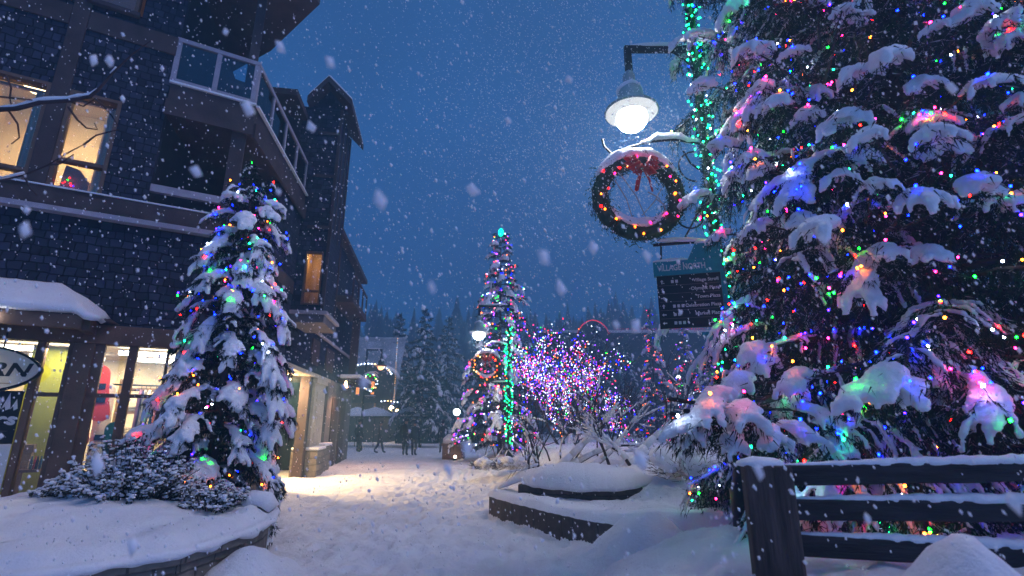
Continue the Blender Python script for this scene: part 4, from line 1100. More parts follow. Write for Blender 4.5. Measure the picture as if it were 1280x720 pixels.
# ------------------------------------------------------------------ right planter
PR = thing('stone_planter', (0, 9, 0), 'dark curved stone kerb of the raised bed half buried in snow beside the street', 'planter')
RW = [(-.44, 10.2), (-.4, 10.05), (.0, 9.32), (.35, 8.75), (.75, 8.15), (1.16, 7.6), (1.65, 7.28), (2.16, 7.05), (2.9, 6.9), (4.0, 6.9)]
part('stone_wall', STONED, lambda m: wallrun(m, RW, -.2, .335, .34), 'box', par=PR, bevel=.02)
def rsnow(m):
    P = [V((x, y, 0)) for x, y in RW]; K = len(P); rows = []; L = 0
    steps = 12
    for i in range(K - 1):
        for k in range(14):
            rows.append(P[i].lerp(P[i + 1], k / 14))
    rows.append(P[-1]); n = len(rows); b = len(m.v)
    for i, p in enumerate(rows):
        d = (rows[min(i + 1, n - 1)] - rows[max(i - 1, 0)]).normalized(); nn = V((-d.y, d.x, 0))
        for j in range(steps + 1):
            u = j / steps; q = p + nn * (-.015 + .03 * nz(p.x * 3, p.y * 3, 1.2) + .62 * u)
            prof = min(1, (u * 6) ** .5)
            hs = (.12 + .05 * nz(p.x, p.y, 2.2, 2) + .10 * sm(1.0, 2.2, p.x)) * prof * (1 if u < .7 else 1 - (u - .7) / .3 * .8) + .012 * nz(q.x, q.y, 9)
            m.v.append(q + V((0, 0, .337 + hs)))
    for i in range(n - 1):
        for j in range(steps):
            q = b + i * (steps + 1) + j; m.face([q, q + steps + 1, q + steps + 2, q + 1])
part('snow_cover', SNOW, rsnow, par=PR, smooth=True)
LG = thing('stone_ledge', (1.4, 9.2, 0), 'low dark rock ledge capped with a thick snow slab in the raised bed', 'ledge')
LP = [(.1, 9.75), (.55, 9.5), (1.1, 9.3), (1.7, 9.22), (2.3, 9.35)]
part('stone_wall', STONED, lambda m: wallrun(m, LP, .1, .60, .5), 'box', par=LG, bevel=.03)
def lsnow(m):
    rows = []
    for (a_, b_) in zip(LP, LP[1:]):
        for k in range(10): rows.append(V((*a_, 0)).lerp(V((*b_, 0)), k / 10))
    rows.append(V((*LP[-1], 0)))
    pts = [p + V((.12, .30, .66 + .03 * nz(p.x * 4, 0, 1))) for p in rows]
    pts = [pts[0] + V((-.5, .15, -.22)), pts[0] + V((-.2, .05, -.08))] + pts + [pts[-1] + V((.25, .05, -.06)), pts[-1] + V((.5, .0, -.2))]
    pad(m, pts, .50, .33, 16, .06)
o = part('snow_cover', SNOW, lsnow, par=LG, smooth=True)
ss = o.modifiers.new('s', 'SUBSURF'); ss.levels = ss.render_levels = 1

# ------------------------------------------------------------------ rail fence
FN = thing('rail_fence', (1.47, 3.2, .8), 'dark timber rail fence with a thick post and three snow-topped rails', 'fence')
fp0 = V((1.50, 3.22, 0)); fd = V((1.0, -.80, 0)).normalized(); fnn = V((-fd.y, fd.x, 0))
fd = V((1, -.05, 0)).normalized()
def fpost(m):
    m.box(fp0 + V((-.13, -.1, .4)), V((.25, -.07, 0)), V((.07, .22, 0)), V((0, 0, 1.05)))
part('post', WOODP, fpost, par=FN, bevel=.018)
part('post', WOODP, lambda m: m.box(fp0 + fd * 3.0 + V((-.13, -.1, .4)), V((.25, -.07, 0)), V((.07, .22, 0)), V((0, 0, 1.05))), par=FN, bevel=.018)
fn2 = V((-fd.y, fd.x, 0))
for z, rise in ((1.325, .035), (1.135, .004), (.945, -.06)):
    rl = MB(); K = 24
    for k in range(K):
        u0, u1 = .10 + 2.9 * k / K, .10 + 2.9 * (k + 1) / K
    def sect(u, z=z, rise=rise):
        c_ = fp0 + fd * u + fn2 * (-.02 + .006 * nz(u * 2, z, 1.5)) + V((0, 0, z + rise * (u - .1) / 1.5 + .006 * nz(u * 2.2, z, 1.3, 5)))
        return [c_, c_ + fn2 * .085, c_ + fn2 * .085 + V((0, 0, .115)), c_ + V((0, 0, .115))]
    for k in range(K + 1): rl.v.extend(sect(.10 + 2.9 * k / K))
    for k in range(K):
        for j in range(4): rl.face([k * 4 + j, k * 4 + (j + 1) % 4, (k + 1) * 4 + (j + 1) % 4, (k + 1) * 4 + j])
    rl.face([3, 2, 1, 0]); rl.face([K * 4 + j for j in range(4)])
    rl.build('rail', WOODR, FN, bevel=.012)
    cp = MB(); pad(cp, [fp0 + fd * (.12 + 2.86 * k / 80) + fn2 * (.02 + .01 * nz(k * .3, z, 1)) + V((0, 0, z + rise * (2.86 * k / 80) / 1.5 + .115)) for k in range(81)], .045, .038, 10, .32)
    cp.build('snow_cap', SNOW, FN, True)
part('snow_cap', SNOW, lambda m: pad(m, [fp0 + V((-.12 + .05 * k, -.02 + .0 * k, 1.45)) for k in range(6)], .11, .05, 10), par=FN, smooth=True)

# ------------------------------------------------------------------ lamp posts
def arc(c, r, a0, a1, n, ax, az):
    return [V(c) + V(ax) * r * cos(a0 + (a1 - a0) * i / n) + V(az) * r * sin(a0 + (a1 - a0) * i / n) for i in range(n + 1)]
def lamp_post(loc, z0, dx, arm, ztop, zl, label, glow, gcol, name='street_lamp', wreath_off=.96, light=True, globe_r=.17):
    """post at loc; arm towards dx; heights measured from loc.z = 0 street level"""
    x, y = loc; t = thing(name, (x, y, z0), label, 'street lamp')
    P = lambda a_, z: V((x, y, z)) + V(dx) * a_
    pm = MB(); pm.lathe((x, y, z0 - .3), [(.15, 0), (.15, .5), (.11, .6), (.075, .9), (.055, ztop - z0 + .3)], 14); pm.build('post', METAL, t, True)
    am = MB(); am.box(P(-.02, zl + 1.05) + V((0, -.03, -.045)), V(dx) * (arm + .06), V((0, .06, 0)), V((0, 0, .09)))
    am.tube(arc(P(.05, zl + .82), .22, pi / 2, 0, 6, dx, (0, 0, 1)) if 0 else [P(.04, zl + .72), P(.14, zl + .86), P(.3, zl + 1.0)], .016, 6)
    am.box(P(arm - .05, zl + .66) + V((0, -.04, 0)), V(dx) * .09, V((0, .08, 0)), V((0, 0, .4)))
    am.build('arm', METAL, t)
    sn = MB(); pad(sn, [P(.05 + (arm - .1) * k / 8, zl + 1.105) for k in range(9)], .05, .06, 10, .15); sn.build('snow_cap', SNOW, t, True)
    c = P(arm, zl)
    hd = MB(); hd.lathe(c, [(.06, .66), (.085, .6), (.085, .5), (.13, .44), (.17, .34), (.19, .22), (.20, .14), (.36, .05), (.37, .02), (.355, .015), (.19, .12), (.02, .2)], 24)
    hd.build('lamp_shade', SHADE if light else METAL, t, True)
    s2 = MB(); pad(s2, [c + V(dx) * (-.17 + .34 * k / 6) + V((0, 0, .40 - .02 * abs(k - 3))) for k in range(7)], .15, .11, 12, .1); s2.build('snow_cap', SNOW, t, True)
    df = MB(); df.lathe(c, [(.02, .10), (.19, .085), (.345, .022), (.35, .005), (.30, -.01), (.15, -.02), (.02, -.02)], 28); df.build('diffuser', emit('diffuser_glow_%d' % len(MATS), gcol, .55), t, True)
    gb = MB(); gb.ball(c + V((0, 0, -.075)), globe_r, 20, sq=(1.15, 1.15, 1)); gb.build('globe', emit('street_globe_%d' % len(MATS), gcol, glow), t, True)
    # wreath bracket: upper arm, scrolls and lower arm
    zw = zl - .45
    bk = MB(); bk.tube([P(.0, zw - .02), P(.4, zw + .05), P(.75, zw + .02), P(1.05, zw - .07), P(1.25, zw - .18), P(1.36, zw - .05), P(1.38, zw + .06)], .016, 6)
    bk.tube(arc(P(.16, zw - .35), .22, pi / 2, -pi / 2, 10, dx, (0, 0, 1)), .012, 5); bk.tube(arc(P(.30, zw - 1.05), .18, -pi * .9, pi * .6, 12, dx, (0, 0, 1)), .012, 5)
    bk.tube([P(0, zw - .5), P(.22, zw - .3), P(.3, zw - .12)], .012, 5)
    bk.tube([P(0, zw - 1.45), P(.3, zw - 1.42), P(.8, zw - 1.46)], .02, 6); bk.tube([P(.05, zw - .75), P(.18, zw - 1.0), P(.4, zw - 1.38)], .012, 5)
    bk.tube([P(wreath_off, zw - .02), P(wreath_off, zw - .35)], .006, 4)
    bk.build('bracket', METAL, t)
    s3 = MB(); pad(s3, [P(.02 + k * .105, zw + .03 + (.06 if 2 < k < 7 else 0) - max(0, k - 6) * .015) for k in range(9)], .05, .065, 10, .15)
    s3.build('snow_cap', SNOW, t, True); s4 = MB(); pad(s4, [P(.04 + k * .1, zw - 1.40) for k in range(8)], .045, .05, 8, .2); s4.build('snow_cap', SNOW, t, True)
    return t, P
def wreath(c, r, label, seed, bulbs=24, glow=18, br=.014):
    rs = R.getstate(); R.seed(seed); c = V(c)
    t = thing('wreath', c, label, 'wreath')
    fo = MB(); A = V((1, 0, 0)); Z = V((0, 0, 1))
    core = arc(c, r, 0, 2 * pi, 40, A, Z); fo.tube(core, .105, 10)
    for q in range(6500):
        a_ = R.uniform(0, 2 * pi); p = c + (A * cos(a_) + Z * sin(a_)) * (r + R.gauss(0, .066)) + V((0, R.gauss(0, .06), 0))
        rad = (A * cos(a_) + Z * sin(a_)); tan = A * -sin(a_) + Z * cos(a_)
        d = (rad * R.uniform(-.6, .9) + tan * .8 + V((0, R.uniform(-.9, .7), 0)) + rv(.4)).normalized()
        fo.blade(p, d, R.uniform(.03, .075), .014)
    fo.build('foliage', WREATHG, t)
    sn = MB()
    pts = [c + (A * cos(a_) + Z * sin(a_)) * (r + .085) for a_ in [radians(28 + 124 * k / 16) for k in range(17)]]; pad(sn, pts, .15, .12, 12, .25)
    pts = [c + (A * cos(a_) + Z * sin(a_)) * (r - .085) + V((0, -.02, 0)) for a_ in [radians(202 + 126 * k / 12) for k in range(13)]]; pad(sn, pts, .11, .10, 10, .3)
    for q in range(26):
        a_ = R.uniform(.3, 2.9); pad(sn, [c + (A * cos(a_ + k * .05) + Z * sin(a_ + k * .05)) * (r + R.uniform(-.06, .06)) + V((0, -.07, .02)) for k in range(3)], .03, .025, 7)
    o = sn.build('snow_cover', SNOW, t, True); remesh(o, .014, 1, .005); o['kind'] = 'stuff'
    tg = MB()
    for (x0, z0, x1, z1) in ((-.30, .22, -.10, -.33), (-.22, .30, .08, -.34), (.30, .10, .02, -.28), (.22, -.05, .33, -.22), (.12, .05, .30, -.12)):
        tg.tube([c + V((x0, -.03, z0)), c + V(((x0 + x1) / 2 + .03, -.05, (z0 + z1) / 2)), c + V((x1, -.03, z1))], [.009, .008, .006], 5)
    tg.build('twig_ornament', PALE, t)
    bo = MB(); tp = c + V((.03, -.17, r - .19))
    for sg in (-1, 1):
        for k in range(4):
            a0 = .5 + .35 * k; e_ = tp + V((sg * .21 * cos(a0 * .6), -.03 * k, .16 - .09 * k))
            bo.tube([tp, tp.lerp(e_, .5) + V((0, -.05, .05)), e_, tp.lerp(e_, .5) + V((0, -.01, -.04)), tp], [.014, .055, .07, .055, .014], 6, flat=.4)
        bo.tube([tp, tp + V((sg * .07, -.03, -.17)), tp + V((sg * .10, -.02, -.32))], [.018, .055, .05], 6, flat=.3)
    bo.ball(tp, .03, 8); bo.build('bow', REDBOW, t, True)
    R.setstate(rs)
    rr = random.Random(seed); pts = []
    for k in range(bulbs):
        a_ = 2 * pi * k / bulbs + rr.uniform(-.11, .11); rad = r + rr.uniform(-.10, .07)
        pts.append(c + (A * cos(a_) + Z * sin(a_)) * rad + V((0, -.10 + rr.uniform(-.03, .01), 0)))
    return t, pts
def garland(x, y, z0, z1, label, n, glow, br, rad=.075):
    loc = (x, y, z0); t = None; rr = random.Random(int(x * 100))
    wires = [[V((x + (rad - .01) * cos(k * .55), y + (rad - .01) * sin(k * .55), z0 + (z1 - z0) * k / 160)) for k in range(161)]]
    pts = []
    for k in range(n):
        z = z0 + (z1 - z0) * (k + rr.random()) / n; a_ = rr.uniform(0, 2 * pi) if k % 3 else rr.uniform(pi, 2 * pi); q = rad + rr.uniform(-.01, .085)
        pts.append(V((x + q * cos(a_), y + q * sin(a_), z)))
    t = light_string(loc, pts, br, glow, [('teal', 9), ('white', 1)], label, wires=wires, wr=.006, cap=100, name='garland_lights')
    fo = MB()
    for k in range(int((z1 - z0) * 420)):
        a_ = rr.uniform(0, 2 * pi); d = (V((cos(a_), sin(a_), rr.uniform(-.8, .8))) + rv(.4)).normalized()
        fo.blade(V((x + rad * .7 * cos(a_), y + rad * .7 * sin(a_), rr.uniform(z0, z1))), d, rr.uniform(.04, .1), .012)
    fo.build('foliage', NEEDLE, t)
    return t
LX = V((-1, 0, 0)).normalized()
POST = (2.60, 6.0)
lp, PP = lamp_post(POST, .75, LX, .96, 7.9, 5.78, 'tall dark street lamp with bright white lamp, wreath bracket and direction sign', 75, (.93, .96, 1.0), globe_r=.185)
_, wb = wreath((1.64, 5.95, 4.52), .50, 'large snow-capped wreath with red bow hanging under the bright lamp', 41)
light_string((1.64, 5.85, 4.52), wb, .016, 9, [('amber', 6), ('red', 2), ('pink', 3)], 'amber and pink bulbs around the large snow-capped wreath')
garland(2.6, 6.0, 1.7, 7.88, 'teal green bulbs wound up the tall lamp post by the direction sign', 230, 22, .011)
# direction sign
DS = thing('direction_sign', (2.2, 5.95, 2.75), 'black and teal direction board lettered VILLAGE NORTH hanging on the lamp post', 'sign')
se = V((.96, -.28, 0)).normalized(); sn_ = V((-.28, -.96, 0)).normalized(); so = V((1.80, 6.08, 0))
def sbox(m, u0, u1, z0, z1, w0, w1): m.box(so + se * u0 + sn_ * w0 + V((0, 0, z0)), se * (u1 - u0), sn_ * (w1 - w0), V((0, 0, z1 - z0)))
part('panel', BLACKP, lambda m: sbox(m, .03, .78, 2.80, 3.47, -.02, .02), par=DS, bevel=.004)
part('header', TEAL, lambda m: (sbox(m, 0, .82, 3.47, 3.655, -.035, .035), m.prism([so + se * u + sn_ * -.034 + V((0, 0, z)) for u, z in ((.42, 3.657), (.82, 3.657), (.82, 3.86), (.52, 3.86))], sn_ * .066), sbox(m, .78, .84, 2.74, 3.469, -.03, .03), sbox(m, .5, .84, 2.70, 2.739, -.02, .02)), par=DS, bevel=.004)
text('lettering', 'VILLAGE NORTH', .105, so + se * .05 + sn_ * .0365 + V((0, 0, 3.53)), se, (0, 0, 1), WHITEP, DS, bold=.002, sx=.72)
rows = ['Village Stroll', 'Olympic Plaza', 'Town Plaza', 'Celebration Plaza', 'Market Place', 'Library']
for k, tx in enumerate(rows):
    zz = 3.40 - k * .105
    text('lettering', tx, .058, so + se * .755 + sn_ * .0215 + V((0, 0, zz - .03)), se, (0, 0, 1), WHITEP, DS, align='RIGHT', bold=.001)
    if k < 5: part('divider', GREYB, lambda m: sbox(m, .05, .76, zz - .062, zz - .057, .02, .0225), par=DS)
    def arrow(m, zz=zz, k=k):
        c_ = so + se * .09 + sn_ * .0205 + V((0, 0, zz - .01)); ax = se if k in (2,) else (-se if k in (4, 5) else V((0, 0, 1))); ay = V((0, 0, 1)) if k in (2, 4, 5) else se
        m.prism([c_ + ax * .028, c_ + ay * .02 + ax * .004, c_ + ay * .007 + ax * .004, c_ + ay * .007 - ax * .026, c_ - ay * .007 - ax * .026, c_ - ay * .007 + ax * .004, c_ - ay * .02 + ax * .004], sn_ * .002)
        if k in (0, 3, 4, 5):
            pass
    part('arrow', WHITEP, arrow, par=DS)
    if k in (0, 3, 4, 5):
        for q in range(2 + k % 2): part('pictogram', WHITEP, lambda m: sbox(m, .20 + q * .05, .232 + q * .05, zz - .03, zz + .008, .0205, .0225), par=DS)
part('snow_cap', SNOW, lambda m: pad(m, [so + se * (.0 + .07 * k) + V((0, 0, 3.665)) for k in range(7)], .045, .035, 10, .1), par=DS, smooth=True)
part('snow_cap', SNOW, lambda m: pad(m, [so + se * (.52 + .05 * k) + V((0, 0, 3.87)) for k in range(7)], .045, .04, 10, .1), par=DS, smooth=True)
part('hanger', METAL, lambda m: (m.tube([so + se * .1 + V((0, 0, 3.65)), so + se * .12 + V((0, 0, 3.92))], .012), m.tube([so + se * .7 + V((0, 0, 3.85)), so + se * .7 + V((0, 0, 3.93))], .012)), par=DS)

# second lamp post down the street
FX, FY = -.12, 19.0
lamp_post((FX, FY), .35, LX, 1.15, 5.2, 5.0, 'street lamp wound in teal lights standing before the lit tree down the street', 60, (.95, .97, 1.0), globe_r=.2)
_, wb = wreath((-.95, 18.95, 3.70), .48, 'smaller wreath with amber bulbs hanging on the lamp post down the street', 42)
light_string((-.95, 18.85, 3.7), wb, .024, 8, [('amber', 6), ('warm', 3), ('red', 1)], 'amber bulbs around the smaller wreath down the street')
garland(FX, FY, .9, 5.2, 'teal bulbs wound round the lamp post in front of the lit spruce', 150, 9, .024, .10)
# third lamp post by the far house
TX = (455 - 640) / FPX * 32 * .98
lamp_post((TX, 32.0), 0, V((1, 0, 0)), .95, 6.1, 5.1, 'dark lamp post with a dull orange lamp beside the far snowy house', 3, (1, .42, .2), light=False)
_, wb = wreath((TX + .35, 31.9, 4.05), .5, 'snowy wreath of white bulbs on the lamp post near the far house', 43)
light_string((TX + .35, 31.8, 4.05), wb, .035, 6, [('white', 5), ('warm', 3), ('green', 1)], 'white bulbs around the wreath near the far house')

# ------------------------------------------------------------------ trees further off
tm, s_, w_ = conifer((-.55, 23.2, .3), 10.3, 2.05, 90, 'tall narrow spruce covered in dense coloured lights in the middle of the street view', 51, z0=.4, snow=.75, blade=(.16, .035), dens=.32, droop=.38, power=.5, padw=.17, vox=.05, rough=.02, mit=.25)
light_string((-.55, 23.2, .3), pick(s_, 900, 5, lambda p: p.y < 23.9), .029, 7, MIXP, 'dense violet, blue and white bulbs on the tall spruce down the street', wires=w_, wr=.006)
q = MB(); q.ball((-.55, 23.2, 10.75), .16, 12, sq=(.8, .8, 1.4)); q2 = thing('tree_topper', (-.55, 23.2, 10.4), 'glowing teal topper on the tip of the tall lit spruce', 'tree topper')
q.build('bulb', emit('topper_glow', (0, 1, .5), 3.5), q2, True); part('holder', METAL, lambda m: m.tube([V((-.55, 23.2, 10.3)), V((-.55, 23.2, 10.6))], .03), par=q2)

def limbs(p, d, L, r, depth, out, spread=.55, n=(2, 4), up=.25, wob=.18):
    pts = [V(p)]; dd = V(d).normalized(); rr = [r]; k = 5
    for i in range(k):
        dd = (dd + rv(wob) + V((0, 0, up * .12))).normalized(); pts.append(pts[-1] + dd * L / k); rr.append(r * (1 - .62 * (i + 1) / k))
    out.append((pts, rr, depth))
    if depth == 0: return
    for q in range(R.randint(*n)):
        u = R.uniform(.3, 1.0); i = min(k - 1, int(u * k)); b = pts[i].lerp(pts[i + 1], u * k - i)
        ax = rv(1).normalized(); ndir = (dd + ax * spread * R.uniform(.7, 1.5) + V((0, 0, up * .3))).normalized()
        limbs(b, ndir, L * R.uniform(.5, .78), rr[i] * .62, depth - 1, out, spread, n, up, wob)
def bare_tree(loc, starts, depth, label, seed, name='bare_tree', snow_r=.012, n=(2, 4), cat='tree', spread=.55, up=.25, wob=.18, snow_k=1.0, mat=None, minr=.003):
    rs = R.getstate(); R.seed(seed); t = thing(name, loc, label, cat); out = []
    for (p, d, L, r) in starts: limbs(p, d, L, r, depth, out, spread, n, up, wob)
    tk = MB(); br = MB(); sn = MB()
    for pts, rr, dep in out:
        rr = [max(minr, x) for x in rr]
        (tk if dep == depth else br).tube(pts, rr, 7 if dep >= depth - 1 else 4, cap=False)
        if rr[0] > snow_r and snow_k > 0:
            for a_ in range(0, len(pts) - 1, 1):
                if abs((pts[a_ + 1] - pts[a_]).normalized().z) < .82 and R.random() < .92:
                    up_ = V((0, 0, (rr[a_] + rr[a_ + 1]) * .45))
                    q = [pts[a_] + up_, pts[a_].lerp(pts[a_ + 1], .5) + up_ * 1.1, pts[a_ + 1] + up_]
                    ws = (rr[a_] * 1.05 + .006) * snow_k
                    b = len(sn.v); sn.tube(q, [ws, ws * R.uniform(.9, 1.25), ws * .9], 7)
    tk.build('trunk', mat or BARK, t, True)
    if br.v: br.build('branch', mat or TWIG, t)['kind'] = 'stuff'
    if sn.v: o = sn.build('snow_cover', SNOW, t, True); o['kind'] = 'stuff'
    R.setstate(rs); return t, out
# the wide tree full of lights
dt0 = V((2.15, 20.5, .3))
st = [(dt0, V((cos(k * 1.05), sin(k * 1.05) * .8, 1.15)), 2.7, .07) for k in range(6)]
td, out = bare_tree(dt0, st, 4, 'round bare tree glowing with violet and pink lights behind the snowy bushes', 61, n=(3, 4), spread=.72, up=.22, snow_r=.013, minr=.009, snow_k=1.2)
r6 = random.Random(6); tips = []
for pts, rr, dep in out:
    if dep <= 2:
        for p in pts[1:]:
            if r6.random() < .5: tips.append(p + V((r6.uniform(-.05, .05), r6.uniform(-.05, .05), r6.uniform(-.05, .05))))
tips = [p for p in tips if p.z < 6.6 and abs(p.x - 2.15) < 2.2]
light_string(dt0, pick(tips, 2700, 8), .0175, 6, MIXV, 'violet, pink and white bulbs covering the round bare tree', wires=None)
print('dec tips', len(tips))
# snowy bushes on the bank
st = [(V((1.0, 11.4, .7)), V((.9, .2, .95)), 1.9, .055), (V((1.15, 11.6, .7)), V((.8, -.1, .6)), 1.7, .05), (V((1.6, 11.0, .75)), V((1, .1, .75)), 1.5, .045), (V((.6, 11.8, .7)), V((-.3, .2, 1.2)), 1.1, .04)]
bare_tree((1.1, 11.4, .6), st, 3, 'sprawling bare bush with thick snow on its arching branches', 71, 'bare_bush', .006, (3, 4), 'bush', .6, .05, .22, 1.25, minr=.004)
st = [(V((2.3, 10.6, .75)), V((.7, .1, .35)), 1.5, .06), (V((2.4, 10.4, .75)), V((-.5, .1, .8)), 1.2, .04), (V((2.7, 10.8, .75)), V((.9, .0, .55)), 1.6, .05), (V((2.0, 10.7, .75)), V((-.2, -.1, 1)), 1.0, .035)]
bare_tree((2.4, 10.6, .6), st, 3, 'low snow-loaded bare bush nearer the fence with forked white branches', 72, 'bare_bush', .006, (3, 4), 'bush', .6, .05, .22, 1.3, minr=.004)
st = [(V((.35 + .3 * k, 13.2 + .3 * (k % 2), .75)), V((.5 * sin(k * 2.1), .3 * cos(k), 1)), 1.2, .022) for k in range(9)]
bare_tree((1.2, 13.2, .6), st, 3, 'dense purple-grey twiggy bush under the round lit tree', 73, 'twiggy_bush', .012, (3, 4), 'bush', .5, .2, .2, 1.0, minr=.005)
st = [(V((-.9 + .22 * k, 17.0 + .2 * (k % 3), .3)), V((.5 * sin(k * 2.1), .3 * cos(k), 1)), .8, .02) for k in range(8)]
bare_tree((-.3, 17, .2), st, 2, 'small twiggy bush round the foot of the teal-lit lamp post', 74, 'twiggy_bush', .01, (3, 4), 'bush', .5, .2, .2, 1.3, minr=.007)
# the arching stem in front
st = [(V((.36, 9.95, .35)), V((-.1, 0, 1)), .9, .03), (V((.50, 9.9, .35)), V((.3, 0, 1)), 1.1, .03)]
bare_tree((.4, 9.9, .3), st, 2, 'thin bent sapling standing in the snow before the lit tree', 75, 'bare_sapling', .006, (2, 3), 'sapling', .9, -.3, .25, 1.2, minr=.004)
# snow mounds over low shrubs near the fence
def mound_shrub(c, rx, ry, rz, label, seed):
    rs = R.getstate(); R.seed(seed); t = thing('buried_shrub', c, label, 'shrub'); m = MB(); c = V(c)
    for k in range(16):
        a_ = R.uniform(0, 6.28); rr = R.uniform(.2, .8); m.ball(c + V((cos(a_) * rx * rr, sin(a_) * ry * rr, rz * R.uniform(.3, .75))), R.uniform(.3, .5) * min(rx, ry), 10, sq=(1, 1, .8))
    o = m.build('snow_cover', SNOW, t, True); remesh(o, .035, 3, .012)
    tw = MB()
    for k in range(220):
        a_ = R.uniform(0, 6.28); p = c + V((cos(a_) * rx * R.uniform(.4, 1.02), sin(a_) * ry * R.uniform(.4, 1.02), R.uniform(0, rz * .5))); d = (V((cos(a_), sin(a_), R.uniform(-.2, .8)))).normalized()
        tw.tube([p, p + d * .14 + rv(.03), p + d * R.uniform(.18, .3)], [.006, .004, .002], 3, cap=False)
    tw.build('twig', TWIG, t)['kind'] = 'stuff'
    R.setstate(rs)
mound_shrub((3.15, 9.3, .72), .75, .5, .62, 'low shrub buried under rounded snow beside the rock ledge', 81)
mound_shrub((3.1, 7.6, .5), .5, .35, .34, 'small snow-buried shrub between the fence post and the stone kerb', 82)
mound_shrub((.1, 14.6, .45), .55, .45, .30, 'snow-covered hump of a shrub at the edge of the street', 83)
mound_shrub((-.75, 15.6, .35), .4, .35, .3, 'smaller snow-covered hump of a shrub nearer the street middle', 84)

# far lit trees
def far_tree(x, y, h, r, n, label, seed, pal, lab2, zb=.3):
    t, s_, w_ = conifer((x, y, zb), h, r, 44, label, seed, z0=.3, snow=.5, blade=(.24, .06), dens=.13, droop=.3, power=.7, padw=.2, vox=None)
    light_string((x, y, zb), pick(s_, n, seed, lambda p: p.y < y + .5), .034, 7, pal, lab2)
def X(px, Y): return (px - 640) / FPX * Y * 1.0
far_tree(X(815, 36), 36, 9.3, 1.5, 220, 'slim lit spruce under the red roof lights in the distance', 91, [('violet', 4), ('red', 3), ('amber', 3), ('blue', 2), ('pink', 3)], 'violet and red bulbs on the slim distant spruce')
far_tree(X(856, 38), 38, 9.0, 1.7, 240, 'broader distant spruce lit in violet below the direction sign', 92, MIXP, 'violet bulbs on the broader distant spruce below the direction sign')
far_tree(X(884, 33), 33, 6.2, 1.6, 200, 'short distant lit spruce beside the lamp post base', 93, MIXP, 'mixed bulbs on the short distant spruce beside the lamp post')
bt0 = V((X(757, 40), 40, .3))
# unlit snowy conifers, copied
def copy_tree(root, loc, sc, rz, label, group=None):
    r = root.copy(); COL.objects.link(r); r.location = loc; r.scale = (sc, sc, sc); r.rotation_euler = (0, 0, rz); r['label'] = label
    if group: r['group'] = group
    for ch in list(root.children):
        c = ch.copy(); COL.objects.link(c); c.parent = r
    return r
GP = 'dark snowy conifers behind the street'
c0, _, _ = conifer((X(530, 36), 36, 0), 9.6, 2.5, 60, 'dark unlit conifer with snowy boughs right of the far house', 95, z0=.6, snow=.38, blade=(.26, .06), dens=.2, droop=.4, power=.75, padw=.13, vox=None, name='fir_tree', needle=NEEDLE2, group=GP)
for (px, Y, sc, rz, lab) in ((498, 50, 1.25, 1.1, 'dark conifer rising behind the far house roof edge'), (560, 47, 1.15, 2.3, 'dark conifer behind the lit spruce on its street side'), (600, 56, 1.2, 3.3, 'dark conifer directly behind the tall lit spruce'),
        (700, 48, 1.0, 4.4, 'dark conifer behind the round lit tree'), (745, 52, 1.2, 5.1, 'dark conifer between the round lit tree and red roof lights'), (785, 50, .95, .4, 'dark conifer left of the slim distant lit spruce'), (835, 60, 1.3, 1.9, 'dark conifer behind the broader distant lit spruce'), (935, 42, 1.15, 2.9, 'dark conifer glimpsed behind the huge spruce'), (440, 62, 1.45, 3.9, 'tallest dark conifer behind the far house'), (660, 62, 1.25, .9, 'dark conifer deep behind the round lit tree and spruce')):
    copy_tree(c0, (X(px, Y), Y, .2), sc, rz, lab, GP)

# bare snowy branch reaching in from the left
tb = V((-4.3, 2.9, -.1))
rs = R.getstate(); R.seed(77)
t = thing('bare_tree', tb, 'bare tree whose thin snowy branch reaches across the lit upper windows', 'tree')
tk = MB(); tk.tube([tb, tb + V((.02, 0, 2.0)), tb + V((-.02, .02, 4.0)), tb + V((.0, .0, 5.6))], [.09, .075, .055, .03], 9); tk.build('trunk', BARK, t, True)
pxs_ = [(-60, 141), (-20, 138), (20, 136), (50, 128), (85, 126), (112, 121), (124, 111), (140, 92), (165, 68), (190, 50)]
main = [tb + V((0, 0, 3.0))] + [at(px, py, 3.1) for px, py in pxs_]
bb = MB(); bb.tube(main, [.03, .022, .019, .017, .016, .015, .013, .010, .007, .005, .003], 7)
for q in ([(0, 121), (20, 123), (40, 125)], [(8, 95), (14, 110), (12, 122), (15, 135)], [(12, 140), (22, 155), (24, 172), (14, 180)], [(85, 134), (97, 150), (108, 160), (122, 162), (118, 154)], [(118, 123), (130, 133), (140, 145), (148, 158)], [(0, 226), (30, 219), (60, 206), (90, 188), (104, 181)], [(104, 181), (120, 169), (148, 162)], [(30, 219), (36, 233), (46, 244)], [(60, 206), (75, 205), (92, 193)], [(85, 126), (104, 133), (118, 124)]):
    bb.tube([at(px, py, 3.1 + .05 * R.uniform(-1, 1)) for px, py in q], [.0075 * (1 - .7 * k / len(q)) for k in range(len(q))], 5, cap=False)
low = [tb + V((0, 0, 2.5)), at(-30, 232, 3.1), at(0, 226, 3.1)]; bb.tube(low, [.02, .012, .008], 6)
bb.build('branch', TWIG, t)['kind'] = 'stuff'
sb = MB(); q = [p + V((0, 0, .016)) for p in main[2:8]]; dense = []
for a_, b_ in zip(q, q[1:]): dense += [a_.lerp(b_, k / 4) for k in range(4)]
pad(sb, dense, .018, .026, 8, .3); pad(sb, [at(px, py - 3, 3.1) for px, py in ((0, 226), (15, 223), (30, 219))], .012, .014, 6); pad(sb, [at(px, py, 3.1) for px, py in ((138, 92), (146, 84))], .012, .012, 6)
o = sb.build('snow_cover', SNOW, t, True); o['kind'] = 'stuff'
R.setstate(rs)

